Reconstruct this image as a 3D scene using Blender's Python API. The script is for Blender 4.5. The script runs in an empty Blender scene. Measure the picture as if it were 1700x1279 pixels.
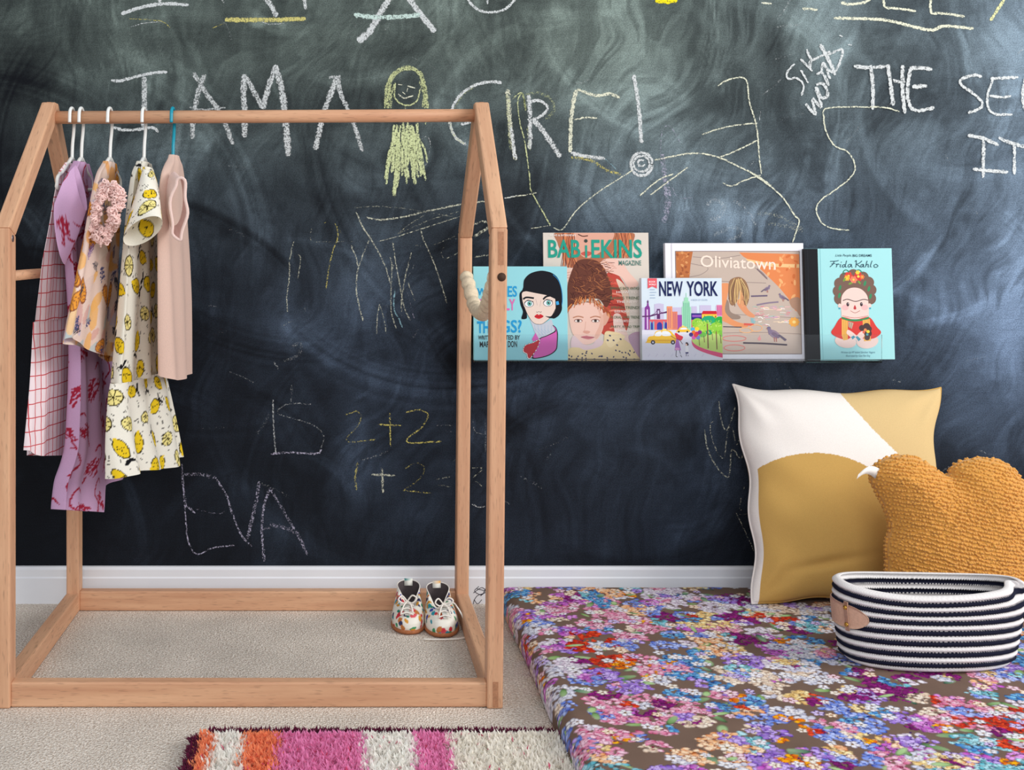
import bpy, bmesh, math, random
import numpy as np
from mathutils import Vector, Matrix
from mathutils.geometry import tessellate_polygon

C = bpy.context.scene.collection
SC = bpy.context.scene
random.seed(7)
rng = np.random.default_rng(7)
PI = math.pi

# ------------------------------------------------------------------ camera / light
F = 1870.0            # focal length in pixels of the 1700 px frame
VX, VY = 563.0, 410.0  # where the depth lines meet
H = 0.765             # eye height
WALL_Y = 2.425

cam_d = bpy.data.cameras.new('camera')
cam = bpy.data.objects.new('camera', cam_d)
C.objects.link(cam)
cam.location = (0, 0, H)
cam.rotation_euler = (PI / 2, 0, 0)
cam_d.sensor_width = 36
cam_d.lens = 36 * F / 1700
cam_d.shift_x = (850 - VX) / 1700
cam_d.shift_y = -(639.5 - VY) / 1700
cam_d.clip_start = 0.05
SC.camera = cam

SC.view_settings.view_transform = 'Standard'
SC.view_settings.look = 'None'
SC.view_settings.gamma = 1
SC.view_settings.exposure = 0.0

world = bpy.data.worlds.new('world')
SC.world = world
world.use_nodes = True
bg = world.node_tree.nodes['Background']
bg.inputs[0].default_value = (0.90, 0.95, 1.0, 1)
bg.inputs[1].default_value = 0.74

def area(name, loc, target, sx, sy, power, col):
    l = bpy.data.lights.new(name, 'AREA')
    l.shape = 'RECTANGLE'
    l.size = sx
    l.size_y = sy
    l.energy = power
    l.color = col
    o = bpy.data.objects.new(name, l)
    C.objects.link(o)
    o.location = loc
    o.rotation_euler = (Vector(target) - Vector(loc)).to_track_quat('-Z', 'Y').to_euler()
    return o
# daylight from a window in the right-hand wall, and an unseen area light behind the camera
area('window_daylight', (3.3, 0.9, 1.9), (0.5, 2.2, 0.5), 1.6, 1.5, 78, (1.0, 0.97, 0.93))
area('rear_area_light', (0.4, -2.2, 2.2), (0.2, 2.2, 0.6), 2.4, 1.6, 50, (1.0, 0.97, 0.93))

# ------------------------------------------------------------------ helpers
def P(px, py, Y):
    return np.array(((px - VX) * Y / F, Y, H - (py - VY) * Y / F))

def s2l(c):
    c = np.asarray(c, float) / 255.0
    return np.where(c <= 0.04045, c / 12.92, ((c + 0.055) / 1.055) ** 2.4)

def empty(name, loc, label=None, cat=None, group=None):
    o = bpy.data.objects.new(name, None)
    C.objects.link(o)
    o.location = loc
    o.empty_display_size = 0.05
    tag(o, label, cat, group)
    return o

def tag(o, label=None, cat=None, group=None, kind=None):
    if label: o['label'] = label
    if cat: o['category'] = cat
    if group: o['group'] = group
    if kind: o['kind'] = kind
    return o

def origin_of(o):
    v = Vector((0, 0, 0))
    while o is not None:
        v = v + Vector(o.location)
        o = o.parent
    return np.array(v)

def mk(name, V, Fc, mat, parent=None, col=None, ccol=None, uv=None, smooth=True, at=None, mats=None, mi=None):
    """link one mesh object; V in world metres; col = per-vertex colours, ccol = per-face colours (linear)"""
    V = np.asarray(V, float).reshape(-1, 3)
    off = origin_of(parent) if parent is not None else np.zeros(3)
    if at is None:
        if parent is None:
            lo, hi = V.min(0), V.max(0)
            at = np.array(((lo[0] + hi[0]) / 2, (lo[1] + hi[1]) / 2, lo[2]))
        else:
            at = off
    at = np.asarray(at, float)
    me = bpy.data.meshes.new(name)
    if isinstance(Fc, np.ndarray):
        nv = len(V); nf = len(Fc); k = Fc.shape[1]
        me.vertices.add(nv)
        me.vertices.foreach_set('co', (V - at).astype(np.float32).ravel())
        me.loops.add(nf * k)
        me.loops.foreach_set('vertex_index', Fc.astype(np.int32).ravel())
        me.polygons.add(nf)
        me.polygons.foreach_set('loop_start', np.arange(0, nf * k, k, dtype=np.int32))
        me.update(calc_edges=True)
        me.validate()
    else:
        me.from_pydata([tuple(v) for v in (V - at)], [], [tuple(f) for f in Fc])
        me.update()
    if smooth:
        me.polygons.foreach_set('use_smooth', np.ones(len(me.polygons), bool))
    if col is not None:
        col = np.asarray(col, float)
        if col.shape[1] == 3: col = np.c_[col, np.ones(len(col))]
        a = me.color_attributes.new('Col', 'FLOAT_COLOR', 'POINT')
        a.data.foreach_set('color', col.astype(np.float32).ravel())
    if ccol is not None:
        cc = np.asarray(ccol, float)
        if cc.shape[1] == 3: cc = np.c_[cc, np.ones(len(cc))]
        tot = np.empty(len(me.polygons), np.int32)
        me.polygons.foreach_get('loop_total', tot)
        a = me.color_attributes.new('Col', 'FLOAT_COLOR', 'CORNER')
        a.data.foreach_set('color', np.repeat(cc, tot, axis=0).astype(np.float32).ravel())
    if uv is not None:
        l = me.uv_layers.new(name='UVMap')
        idx = np.empty(len(me.loops), np.int32)
        me.loops.foreach_get('vertex_index', idx)
        l.data.foreach_set('uv', np.asarray(uv)[idx].astype(np.float32).ravel())
    for m in (mats or [mat]):
        me.materials.append(m)
    if mi is not None:
        me.polygons.foreach_set('material_index', np.asarray(mi, np.int32))
    o = bpy.data.objects.new(name, me)
    C.objects.link(o)
    if parent is not None:
        o.parent = parent
    o.location = tuple(at - off)
    return o

def grid_faces(n, m, wrap=False):
    """n rows, m columns"""
    i = np.arange(n - 1)[:, None]
    j = np.arange(m if wrap else m - 1)[None, :]
    j2 = (j + 1) % m
    a = i * m + j; b = i * m + j2; c = (i + 1) * m + j2; d = (i + 1) * m + j
    return np.stack([a, b, c, d], -1).reshape(-1, 4)

def join(parts):
    """[(V,F)] -> V,F (lists of faces)"""
    V = []; Fo = []; n = 0
    for v, f in parts:
        v = np.asarray(v, float).reshape(-1, 3)
        V.append(v)
        Fo += [tuple(int(i) + n for i in q) for q in f]
        n += len(v)
    return np.concatenate(V), Fo

def bm_out(bm):
    bm.verts.index_update()
    V = np.array([v.co[:] for v in bm.verts])
    Fo = [tuple(v.index for v in f.verts) for f in bm.faces]
    bm.free()
    return V, Fo

def box(x0, x1, y0, y1, z0, z1, b=0.0, seg=2):
    bm = bmesh.new()
    bmesh.ops.create_cube(bm, size=1, matrix=Matrix.Translation(((x0 + x1) / 2, (y0 + y1) / 2, (z0 + z1) / 2)) @ Matrix.Diagonal((x1 - x0, y1 - y0, z1 - z0, 1)))
    if b > 0:
        bmesh.ops.bevel(bm, geom=list(bm.edges), offset=b, segments=seg, profile=0.5, affect='EDGES')
    return bm_out(bm)

def prism_x(poly, x0, x1, b=0.0, seg=2):
    """polygon in the Y-Z plane extruded along X"""
    bm = bmesh.new()
    lo = [bm.verts.new((x0, y, z)) for y, z in poly]
    hi = [bm.verts.new((x1, y, z)) for y, z in poly]
    bm.faces.new(lo); bm.faces.new(hi[::-1])
    n = len(poly)
    for i in range(n):
        bm.faces.new((lo[i], hi[i], hi[(i + 1) % n], lo[(i + 1) % n]))
    bmesh.ops.recalc_face_normals(bm, faces=list(bm.faces))
    if b > 0:
        bmesh.ops.bevel(bm, geom=list(bm.edges), offset=b, segments=seg, profile=0.5, affect='EDGES')
    return bm_out(bm)

def spline(pts, n=8, closed=False):
    p = np.asarray(pts, float)
    if len(p) < 3 and not closed:
        t = np.linspace(0, 1, n + 1)[:, None]
        return p[0] * (1 - t) + p[-1] * t
    k = len(p)
    out = []
    rngk = range(k) if closed else range(k - 1)
    for i in rngk:
        if closed:
            a, b, c, d = p[(i - 1) % k], p[i], p[(i + 1) % k], p[(i + 2) % k]
        else:
            a = p[i - 1] if i > 0 else 2 * p[0] - p[1]
            b, c = p[i], p[i + 1]
            d = p[i + 2] if i + 2 < k else 2 * p[-1] - p[-2]
        for t in np.arange(n) / n:
            out.append(0.5 * ((2 * b) + (-a + c) * t + (2 * a - 5 * b + 4 * c - d) * t * t + (-a + 3 * b - 3 * c + d) * t ** 3))
    if not closed: out.append(p[-1])
    return np.array(out)

def tube(path, r, n=8, closed=False, caps=True):
    p = np.asarray(path, float)
    k = len(p)
    r = np.broadcast_to(np.asarray(r, float), (k,))
    if closed:
        t = np.roll(p, -1, 0) - np.roll(p, 1, 0)
    else:
        t = np.gradient(p, axis=0)
    t /= np.linalg.norm(t, axis=1)[:, None] + 1e-12
    up = np.array((0, 0, 1.0)) if abs(t[0][2]) < 0.9 else np.array((1.0, 0, 0))
    u = np.cross(t[0], up); u /= np.linalg.norm(u)
    V = []
    for i in range(k):
        u = u - t[i] * np.dot(u, t[i]); u /= np.linalg.norm(u) + 1e-12
        w = np.cross(t[i], u)
        for j in range(n):
            a = 2 * PI * j / n
            V.append(p[i] + r[i] * (math.cos(a) * u + math.sin(a) * w))
    Fo = []
    for i in range(k if closed else k - 1):
        i2 = (i + 1) % k
        for j in range(n):
            j2 = (j + 1) % n
            Fo.append((i * n + j, i2 * n + j, i2 * n + j2, i * n + j2))
    if caps and not closed:
        Fo.append(tuple(range(n)))
        Fo.append(tuple((k - 1) * n + j for j in range(n))[::-1])
    return np.array(V), Fo

def disc(c, axis, r, depth, n=20):
    c = np.asarray(c, float); a = np.asarray(axis, float); a /= np.linalg.norm(a)
    return tube([c, c + a * depth * 0.8, c + a * depth], [r, r, r * 0.8], n)

# ------------------------------------------------------------------ materials
def nodes_mat(name):
    m = bpy.data.materials.new(name)
    m.use_nodes = True
    nt = m.node_tree
    return m, nt, nt.nodes['Principled BSDF'], nt.nodes.new, nt.links.new

def plain(name, rgb, rough=0.6, metal=0.0, spec=0.4, noise=0.0, nscale=60, bump=0.0, bscale=400, sheen=0.0):
    m, nt, b, N, L = nodes_mat(name)
    c = tuple(s2l(rgb)) + (1,)
    b.inputs['Base Color'].default_value = c
    b.inputs['Roughness'].default_value = rough
    b.inputs['Metallic'].default_value = metal
    b.inputs['Specular IOR Level'].default_value = spec
    if sheen: b.inputs['Sheen Weight'].default_value = sheen
    tc = N('ShaderNodeTexCoord')
    if noise:
        t = N('ShaderNodeTexNoise'); t.inputs['Scale'].default_value = nscale; t.inputs['Detail'].default_value = 4
        L(tc.outputs['Object'], t.inputs['Vector'])
        mx = N('ShaderNodeMix'); mx.data_type = 'RGBA'; mx.blend_type = 'MULTIPLY'
        mx.inputs[0].default_value = 1
        mx.inputs[6].default_value = c
        r = N('ShaderNodeMapRange'); r.inputs[1].default_value = 0.3; r.inputs[2].default_value = 0.7
        r.inputs[3].default_value = 1 - noise; r.inputs[4].default_value = 1 + noise
        L(t.outputs[0], r.inputs[0]); L(r.outputs[0], mx.inputs[7])
        L(mx.outputs[2], b.inputs['Base Color'])
    if bump:
        t2 = N('ShaderNodeTexNoise'); t2.inputs['Scale'].default_value = bscale; t2.inputs['Detail'].default_value = 3
        L(tc.outputs['Object'], t2.inputs['Vector'])
        bp = N('ShaderNodeBump'); bp.inputs['Strength'].default_value = bump; bp.inputs['Distance'].default_value = 0.002
        L(t2.outputs[0], bp.inputs['Height']); L(bp.outputs[0], b.inputs['Normal'])
    return m

def printed(name, rough=0.5, spec=0.4, bump=0.0, bscale=600, sheen=0.0, weave=0.0, trans=0.0):
    """surface whose pattern is carried by the mesh's own colour attribute"""
    m, nt, b, N, L = nodes_mat(name)
    a = N('ShaderNodeAttribute'); a.attribute_name = 'Col'
    b.inputs['Roughness'].default_value = rough
    b.inputs['Specular IOR Level'].default_value = spec
    if sheen: b.inputs['Sheen Weight'].default_value = sheen
    tc = N('ShaderNodeTexCoord')
    colout = a.outputs['Color']
    if weave:
        t = N('ShaderNodeTexNoise'); t.inputs['Scale'].default_value = 900; t.inputs['Detail'].default_value = 2
        L(tc.outputs['Object'], t.inputs['Vector'])
        r = N('ShaderNodeMapRange'); r.inputs[1].default_value = 0.3; r.inputs[2].default_value = 0.7
        r.inputs[3].default_value = 1 - weave; r.inputs[4].default_value = 1 + weave
        mx = N('ShaderNodeMix'); mx.data_type = 'RGBA'; mx.blend_type = 'MULTIPLY'; mx.inputs[0].default_value = 1
        L(t.outputs[0], r.inputs[0]); L(colout, mx.inputs[6]); L(r.outputs[0], mx.inputs[7])
        colout = mx.outputs[2]
    L(colout, b.inputs['Base Color'])
    if bump:
        t2 = N('ShaderNodeTexNoise'); t2.inputs['Scale'].default_value = bscale; t2.inputs['Detail'].default_value = 3
        L(tc.outputs['Object'], t2.inputs['Vector'])
        bp = N('ShaderNodeBump'); bp.inputs['Strength'].default_value = bump; bp.inputs['Distance'].default_value = 0.002
        L(t2.outputs[0], bp.inputs['Height']); L(bp.outputs[0], b.inputs['Normal'])
    if trans:
        tr = N('ShaderNodeBsdfTranslucent'); ms = N('ShaderNodeMixShader'); ms.inputs[0].default_value = trans
        L(colout, tr.inputs['Color'])
        out = nt.nodes['Material Output']
        L(b.outputs[0], ms.inputs[1]); L(tr.outputs[0], ms.inputs[2]); L(ms.outputs[0], out.inputs['Surface'])
    return m

def wood(name, axis, tilt=0.0):
    m, nt, b, N, L = nodes_mat(name)
    tc = N('ShaderNodeTexCoord')
    mp = N('ShaderNodeMapping')
    sc = [55, 55, 55]; sc['xyz'.index(axis)] = 3.0
    mr = N('ShaderNodeMapping'); mr.inputs['Rotation'].default_value = (tilt, 0, 0)
    L(tc.outputs['Object'], mr.inputs['Vector'])
    mp.inputs['Scale'].default_value = sc
    L(mr.outputs[0], mp.inputs['Vector'])
    t = N('ShaderNodeTexNoise'); t.inputs['Scale'].default_value = 1.0; t.inputs['Detail'].default_value = 6; t.inputs['Roughness'].default_value = 0.6
    L(mp.outputs[0], t.inputs['Vector'])
    cr = N('ShaderNodeValToRGB')
    e = cr.color_ramp.elements
    e[0].position = 0.25; e[0].color = tuple(s2l((193, 140, 108))) + (1,)
    e[1].position = 0.75; e[1].color = tuple(s2l((226, 180, 144))) + (1,)
    L(t.outputs[0], cr.inputs[0])
    # short darker flecks of beech
    mp2 = N('ShaderNodeMapping')
    sc2 = [420, 420, 420]; sc2['xyz'.index(axis)] = 40
    mp2.inputs['Scale'].default_value = sc2
    L(mr.outputs[0], mp2.inputs['Vector'])
    t2 = N('ShaderNodeTexNoise'); t2.inputs['Scale'].default_value = 1.0; t2.inputs['Detail'].default_value = 1
    L(mp2.outputs[0], t2.inputs['Vector'])
    r2 = N('ShaderNodeMapRange'); r2.inputs[1].default_value = 0.60; r2.inputs[2].default_value = 0.72; r2.inputs[3].default_value = 1.0; r2.inputs[4].default_value = 0.72
    L(t2.outputs[0], r2.inputs[0])
    mx = N('ShaderNodeMix'); mx.data_type = 'RGBA'; mx.blend_type = 'MULTIPLY'; mx.inputs[0].default_value = 1
    L(cr.outputs[0], mx.inputs[6]); L(r2.outputs[0], mx.inputs[7])
    L(mx.outputs[2], b.inputs['Base Color'])
    b.inputs['Roughness'].default_value = 0.5
    b.inputs['Specular IOR Level'].default_value = 0.3
    bp = N('ShaderNodeBump'); bp.inputs['Strength'].default_value = 0.12; bp.inputs['Distance'].default_value = 0.001
    L(t2.outputs[0], bp.inputs['Height']); L(bp.outputs[0], b.inputs['Normal'])
    return m

WX, WY, WZ = wood('beech_along_x', 'x'), wood('beech_along_y', 'y'), wood('beech_upright', 'z')
WDF, WDB = wood('beech_front_slope', 'z', math.radians(45)), wood('beech_rear_slope', 'z', math.radians(-45))
M_END = plain('beech_end_grain', (176, 124, 92), 0.6, noise=0.15, nscale=300)
M_WHITE_PL = plain('white_plastic', (236, 238, 236), 0.3)
M_TEAL_PL = plain('teal_plastic', (20, 150, 175), 0.3)
M_METAL = plain('brushed_steel', (150, 150, 150), 0.35, metal=1)
M_BRASS = plain('brass', (214, 170, 80), 0.25, metal=1)
M_DARK = plain('dark_hole', (70, 45, 32), 0.8)
M_PAGES = plain('paper_edges', (238, 234, 226), 0.8, noise=0.04, nscale=500)

# ------------------------------------------------------------------ setting
def vnoise(u, v, seed=0, octv=4, gain=0.5):
    """smooth value noise on arrays"""
    out = np.zeros_like(u, float); amp = 1.0; tot = 0
    for o in range(octv):
        r = np.random.default_rng(seed * 31 + o).random((64, 64))
        uu = u * 2 ** o; vv = v * 2 ** o
        i = np.floor(uu).astype(int); j = np.floor(vv).astype(int)
        fu = uu - i; fv = vv - j
        fu = fu * fu * (3 - 2 * fu); fv = fv * fv * (3 - 2 * fv)
        i0, i1, j0, j1 = i % 64, (i + 1) % 64, j % 64, (j + 1) % 64
        n = (r[i0, j0] * (1 - fu) + r[i1, j0] * fu) * (1 - fv) + (r[i0, j1] * (1 - fu) + r[i1, j1] * fu) * fv
        out += n * amp; tot += amp; amp *= gain
    return out / tot

def sstep(a, b, x):
    t = np.clip((x - a) / (b - a), 0, 1)
    return t * t * (3 - 2 * t)

# carpet
m, nt, b, N, L = nodes_mat('beige_carpet')
tc = N('ShaderNodeTexCoord')
n1 = N('ShaderNodeTexNoise'); n1.inputs['Scale'].default_value = 260; n1.inputs['Detail'].default_value = 3; n1.inputs['Roughness'].default_value = 0.7
n2 = N('ShaderNodeTexNoise'); n2.inputs['Scale'].default_value = 9; n2.inputs['Detail'].default_value = 4
n3 = N('ShaderNodeTexVoronoi'); n3.inputs['Scale'].default_value = 330
for q in (n1, n2, n3): L(tc.outputs['Object'], q.inputs['Vector'])
cr = N('ShaderNodeValToRGB'); e = cr.color_ramp.elements
e[0].position = 0.33; e[0].color = tuple(s2l((182, 162, 145))) + (1,)
e[1].position = 0.66; e[1].color = tuple(s2l((255, 248, 238))) + (1,)
L(n1.outputs[0], cr.inputs[0])
r = N('ShaderNodeMapRange'); r.inputs[1].default_value = 0.3; r.inputs[2].default_value = 0.7; r.inputs[3].default_value = 0.97; r.inputs[4].default_value = 1.14
L(n2.outputs[0], r.inputs[0])
mx = N('ShaderNodeMix'); mx.data_type = 'RGBA'; mx.blend_type = 'MULTIPLY'; mx.inputs[0].default_value = 1
L(cr.outputs[0], mx.inputs[6]); L(r.outputs[0], mx.inputs[7]); L(mx.outputs[2], b.inputs['Base Color'])
b.inputs['Roughness'].default_value = 0.95; b.inputs['Specular IOR Level'].default_value = 0.1
bp = N('ShaderNodeBump'); bp.inputs['Strength'].default_value = 0.8; bp.inputs['Distance'].default_value = 0.004
ad = N('ShaderNodeMath'); ad.operation = 'ADD'
L(n1.outputs[0], ad.inputs[0]); L(n3.outputs[0], ad.inputs[1]); L(ad.outputs[0], bp.inputs['Height']); L(bp.outputs[0], b.inputs['Normal'])
floor = mk('floor', [(-2.6, -0.6, 0), (3.2, -0.6, 0), (3.2, WALL_Y, 0), (-2.6, WALL_Y, 0)], [(0, 1, 2, 3)], m, smooth=False)
tag(floor, kind='structure')

# chalkboard wall: rubbed-in chalk dust and a paler top and right, painted per vertex
RW = WALL_Y / F
xs = np.r_[np.arange(-2.6, -0.90, 0.02), np.arange(-0.90, 1.66, 0.004), np.arange(1.66, 3.21, 0.02)]; zs = np.r_[np.arange(0.0, 1.40, 0.004), np.arange(1.40, 2.41, 0.02)]
GX, GZ = np.meshgrid(xs, zs)
px = VX + GX / RW; py = VY - (GZ - H) / RW
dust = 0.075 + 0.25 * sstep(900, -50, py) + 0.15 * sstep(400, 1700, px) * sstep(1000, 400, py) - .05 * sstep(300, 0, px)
blobs = [  # x, y, sx, sy, amount: rubbed pale patches and darker ones
    (1070, 110, 70, 130, .30), (1050, 330, 120, 60, .10), (1230, 365, 70, 35, .28), (1690, 120, 60, 90, .30), (1400, 70, 160, 60, .12),
    (1690, 460, 40, 160, .30), (1650, 640, 70, 110, .34), (1600, 690, 40, 60, .15), (1560, 520, 70, 90, .06), (620, 470, 50, 60, .22), (690, 300, 60, 90, .12),
    (590, 720, 25, 70, .16), (600, 790, 40, 40, .12), (700, 850, 60, 40, .10), (510, 560, 90, 40, .12), (480, 700, 60, 60, .06),
    (330, 110, 180, 40, .14), (220, 105, 40, 25, .14), (620, 60, 130, 60, .10), (1000, 90, 90, 80, .10), (1020, 620, 160, 60, .05),
    (470, 890, 60, 30, .08), (420, 840, 50, 40, .07), (960, 730, 90, 60, .05), (900, 900, 120, 40, .03), (640, 380, 60, 40, .1),
    (950, 330, 70, 60, .06), (1500, 330, 120, 90, .05), (1180, 250, 60, 50, .08), (880, 60, 60, 60, .1), (130, 60, 60, 60, .05),
    (330, 60, 50, 40, -.12), (260, 90, 40, 40, -.10), (1290, 60, 35, 60, -.22), (1300, 190, 40, 60, -.10), (1490, 120, 60, 50, -.14), (1440, 300, 60, 60, -.1),
    (60, 400, 80, 250, -.16), (200, 600, 200, 200, -.10), (760, 560, 40, 120, -.14), (840, 200, 40, 60, -.08), (430, 340, 60, 50, -.08), (400, 450, 90, 70, -.06),
    (1330, 640, 160, 50, -.08), (870, 380, 50, 40, -.1), (1180, 420, 140, 50, -.05), (60, 80, 60, 200, -.06)]
for cx, cy, sx, sy, a in blobs:
    dust += a * 0.8 * np.exp(-(((px - cx) / sx) ** 2 + ((py - cy) / sy) ** 2))
w = np.random.default_rng(3)
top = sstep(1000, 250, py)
for k in range(300):   # sweeps of the eraser and of hands
    cx, cy = w.uniform(-100, 1800), w.uniform(-150, 1000)
    R = w.uniform(60, 420); wd = w.uniform(8, 46); a0 = w.uniform(-PI, PI); sp = w.uniform(0.25, 0.8)
    dx, dy = px - cx, py - cy
    rr = np.hypot(dx, dy)
    near = np.abs(rr - R) < wd
    if not near.any(): continue
    an = np.abs((np.arctan2(dy, dx) - a0 + PI) % (2 * PI) - PI)
    st = vnoise(rr / 5.0 + k * 3.7, an * 1.5 + k, seed=k, octv=2)
    amp = w.uniform(0.04, 0.15) * (1 if w.random() < 0.7 else -0.8)
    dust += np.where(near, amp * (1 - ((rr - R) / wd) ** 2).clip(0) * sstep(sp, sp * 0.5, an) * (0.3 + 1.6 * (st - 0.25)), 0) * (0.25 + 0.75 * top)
for k in range(7):     # concentric swirl left of centre
    rr = np.hypot((px - 430) / 1.15, py - 300)
    R = 70 + 26 * k
    an = np.arctan2(py - 300, px - 430)
    dust += 0.05 * np.exp(-((rr - R) / 9) ** 2) * sstep(0.2, 0.9, np.cos(an + 2.2 + 0.2 * k)) * (0.4 + vnoise(rr / 4, an, seed=90 + k, octv=1))
cl = vnoise(px / 170, py / 170, 5, 5, 0.6)
dust *= 0.30 + 1.4 * cl
wx = 260 * (vnoise(px / 260, py / 260, 31, 3) - .5); wy = 260 * (vnoise(px / 260, py / 260, 32, 3) - .5)
stv = vnoise((px + wx) / 10 + (py + wy) / 40, (py + wy) / 110, 8, 3)
dust *= 0.79 + 0.42 * stv
dust *= 0.62 + 0.76 * vnoise(px / 55 + 9 * cl, py / 75 + 5 * stv, 21, 4, .6)
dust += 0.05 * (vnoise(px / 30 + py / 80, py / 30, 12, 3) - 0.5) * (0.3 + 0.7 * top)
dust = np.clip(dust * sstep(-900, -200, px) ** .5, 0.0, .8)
tint_t = sstep(650, 50, py) * sstep(2400, 900, px)  # colour cast of mixed light sources put into the dust tint
paint = s2l((15, 18, 24)); dust_cast_low = s2l((142, 168, 205)); dust_cast_top = s2l((152, 170, 163))
dc = dust_cast_low * (1 - tint_t[..., None]) + dust_cast_top * tint_t[..., None]
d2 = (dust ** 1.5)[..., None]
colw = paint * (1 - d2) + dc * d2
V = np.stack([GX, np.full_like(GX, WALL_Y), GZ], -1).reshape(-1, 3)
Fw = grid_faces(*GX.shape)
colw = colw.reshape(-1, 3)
m, nt, b, N, L = nodes_mat('chalkboard_paint')
a = N('ShaderNodeAttribute'); a.attribute_name = 'Col'
tc = N('ShaderNodeTexCoord')
n1 = N('ShaderNodeTexNoise'); n1.inputs['Scale'].default_value = 420; n1.inputs['Detail'].default_value = 3
L(tc.outputs['Object'], n1.inputs['Vector'])
r = N('ShaderNodeMapRange'); r.inputs[1].default_value = 0.25; r.inputs[2].default_value = 0.75; r.inputs[3].default_value = 0.55; r.inputs[4].default_value = 1.45
L(n1.outputs[0], r.inputs[0])
mp = N('ShaderNodeMapping'); mp.inputs['Rotation'].default_value = (0, 0.5, 0); mp.inputs['Scale'].default_value = (14, 14, 220)
L(tc.outputs['Object'], mp.inputs['Vector'])
n2 = N('ShaderNodeTexNoise'); n2.inputs['Scale'].default_value = 1; n2.inputs['Detail'].default_value = 3; n2.inputs['Distortion'].default_value = 1.2
L(mp.outputs[0], n2.inputs['Vector'])
r2 = N('ShaderNodeMapRange'); r2.inputs[1].default_value = 0.3; r2.inputs[2].default_value = 0.7; r2.inputs[3].default_value = 0.93; r2.inputs[4].default_value = 1.07
L(n2.outputs[0], r2.inputs[0])
mu = N('ShaderNodeMath'); mu.operation = 'MULTIPLY'; L(r.outputs[0], mu.inputs[0]); L(r2.outputs[0], mu.inputs[1])
mx = N('ShaderNodeMix'); mx.data_type = 'RGBA'; mx.blend_type = 'MULTIPLY'; mx.inputs[0].default_value = 1
L(a.outputs['Color'], mx.inputs[6]); L(mu.outputs[0], mx.inputs[7]); L(mx.outputs[2], b.inputs['Base Color'])
b.inputs['Roughness'].default_value = 0.75; b.inputs['Specular IOR Level'].default_value = 0.12
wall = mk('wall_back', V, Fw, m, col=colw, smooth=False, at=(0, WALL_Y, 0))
tag(wall, kind='structure')

# baseboard
M_BASE = plain('white_trim_paint', (232, 234, 240), 0.45, noise=0.02, nscale=8)
zb = H - (942 - VY) * (WALL_Y - 0.012) / F
prof = [(WALL_Y - 0.001, 0.0), (WALL_Y - 0.013, 0.0), (WALL_Y - 0.013, zb - 0.024), (WALL_Y - 0.011, zb - 0.021), (WALL_Y - 0.011, zb - 0.006), (WALL_Y - 0.007, zb - 0.001), (WALL_Y - 0.001, zb)]
v, f = prism_x(prof, -2.6, 3.2, 0)
bb = mk('baseboard_back', v, f, M_BASE, smooth=False)
tag(bb, kind='structure')

# ------------------------------------------------------------------ chalk on the wall
m, nt, b, N, L = nodes_mat('chalk')
M_CHALK = m
a = N('ShaderNodeAttribute'); a.attribute_name = 'Col'
tc = N('ShaderNodeTexCoord')
n1 = N('ShaderNodeTexNoise'); n1.inputs['Scale'].default_value = 300; n1.inputs['Detail'].default_value = 3; n1.inputs['Roughness'].default_value = 0.7
L(tc.outputs['Object'], n1.inputs['Vector'])
m1 = N('ShaderNodeMath'); m1.operation = 'MULTIPLY_ADD'; m1.inputs[1].default_value = 5.5; m1.inputs[2].default_value = -3.55
L(n1.outputs[0], m1.inputs[0])
m2 = N('ShaderNodeMath'); m2.operation = 'MULTIPLY_ADD'; m2.inputs[1].default_value = 1.9
L(a.outputs['Alpha'], m2.inputs[0]); L(m1.outputs[0], m2.inputs[2]); m2.use_clamp = True
mr3 = N('ShaderNodeMapRange'); mr3.inputs[1].default_value = 0.25; mr3.inputs[2].default_value = 0.85; mr3.inputs[3].default_value = 0.25; mr3.inputs[4].default_value = 0.94
L(a.outputs['Alpha'], mr3.inputs[0])
m3 = N('ShaderNodeMath'); m3.operation = 'MULTIPLY'
L(m2.outputs[0], m3.inputs[0]); L(mr3.outputs[0], m3.inputs[1])
L(m3.outputs[0], b.inputs['Alpha'])
L(a.outputs['Color'], b.inputs['Base Color'])
b.inputs['Roughness'].default_value = 0.95; b.inputs['Specular IOR Level'].default_value = 0.05

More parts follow.
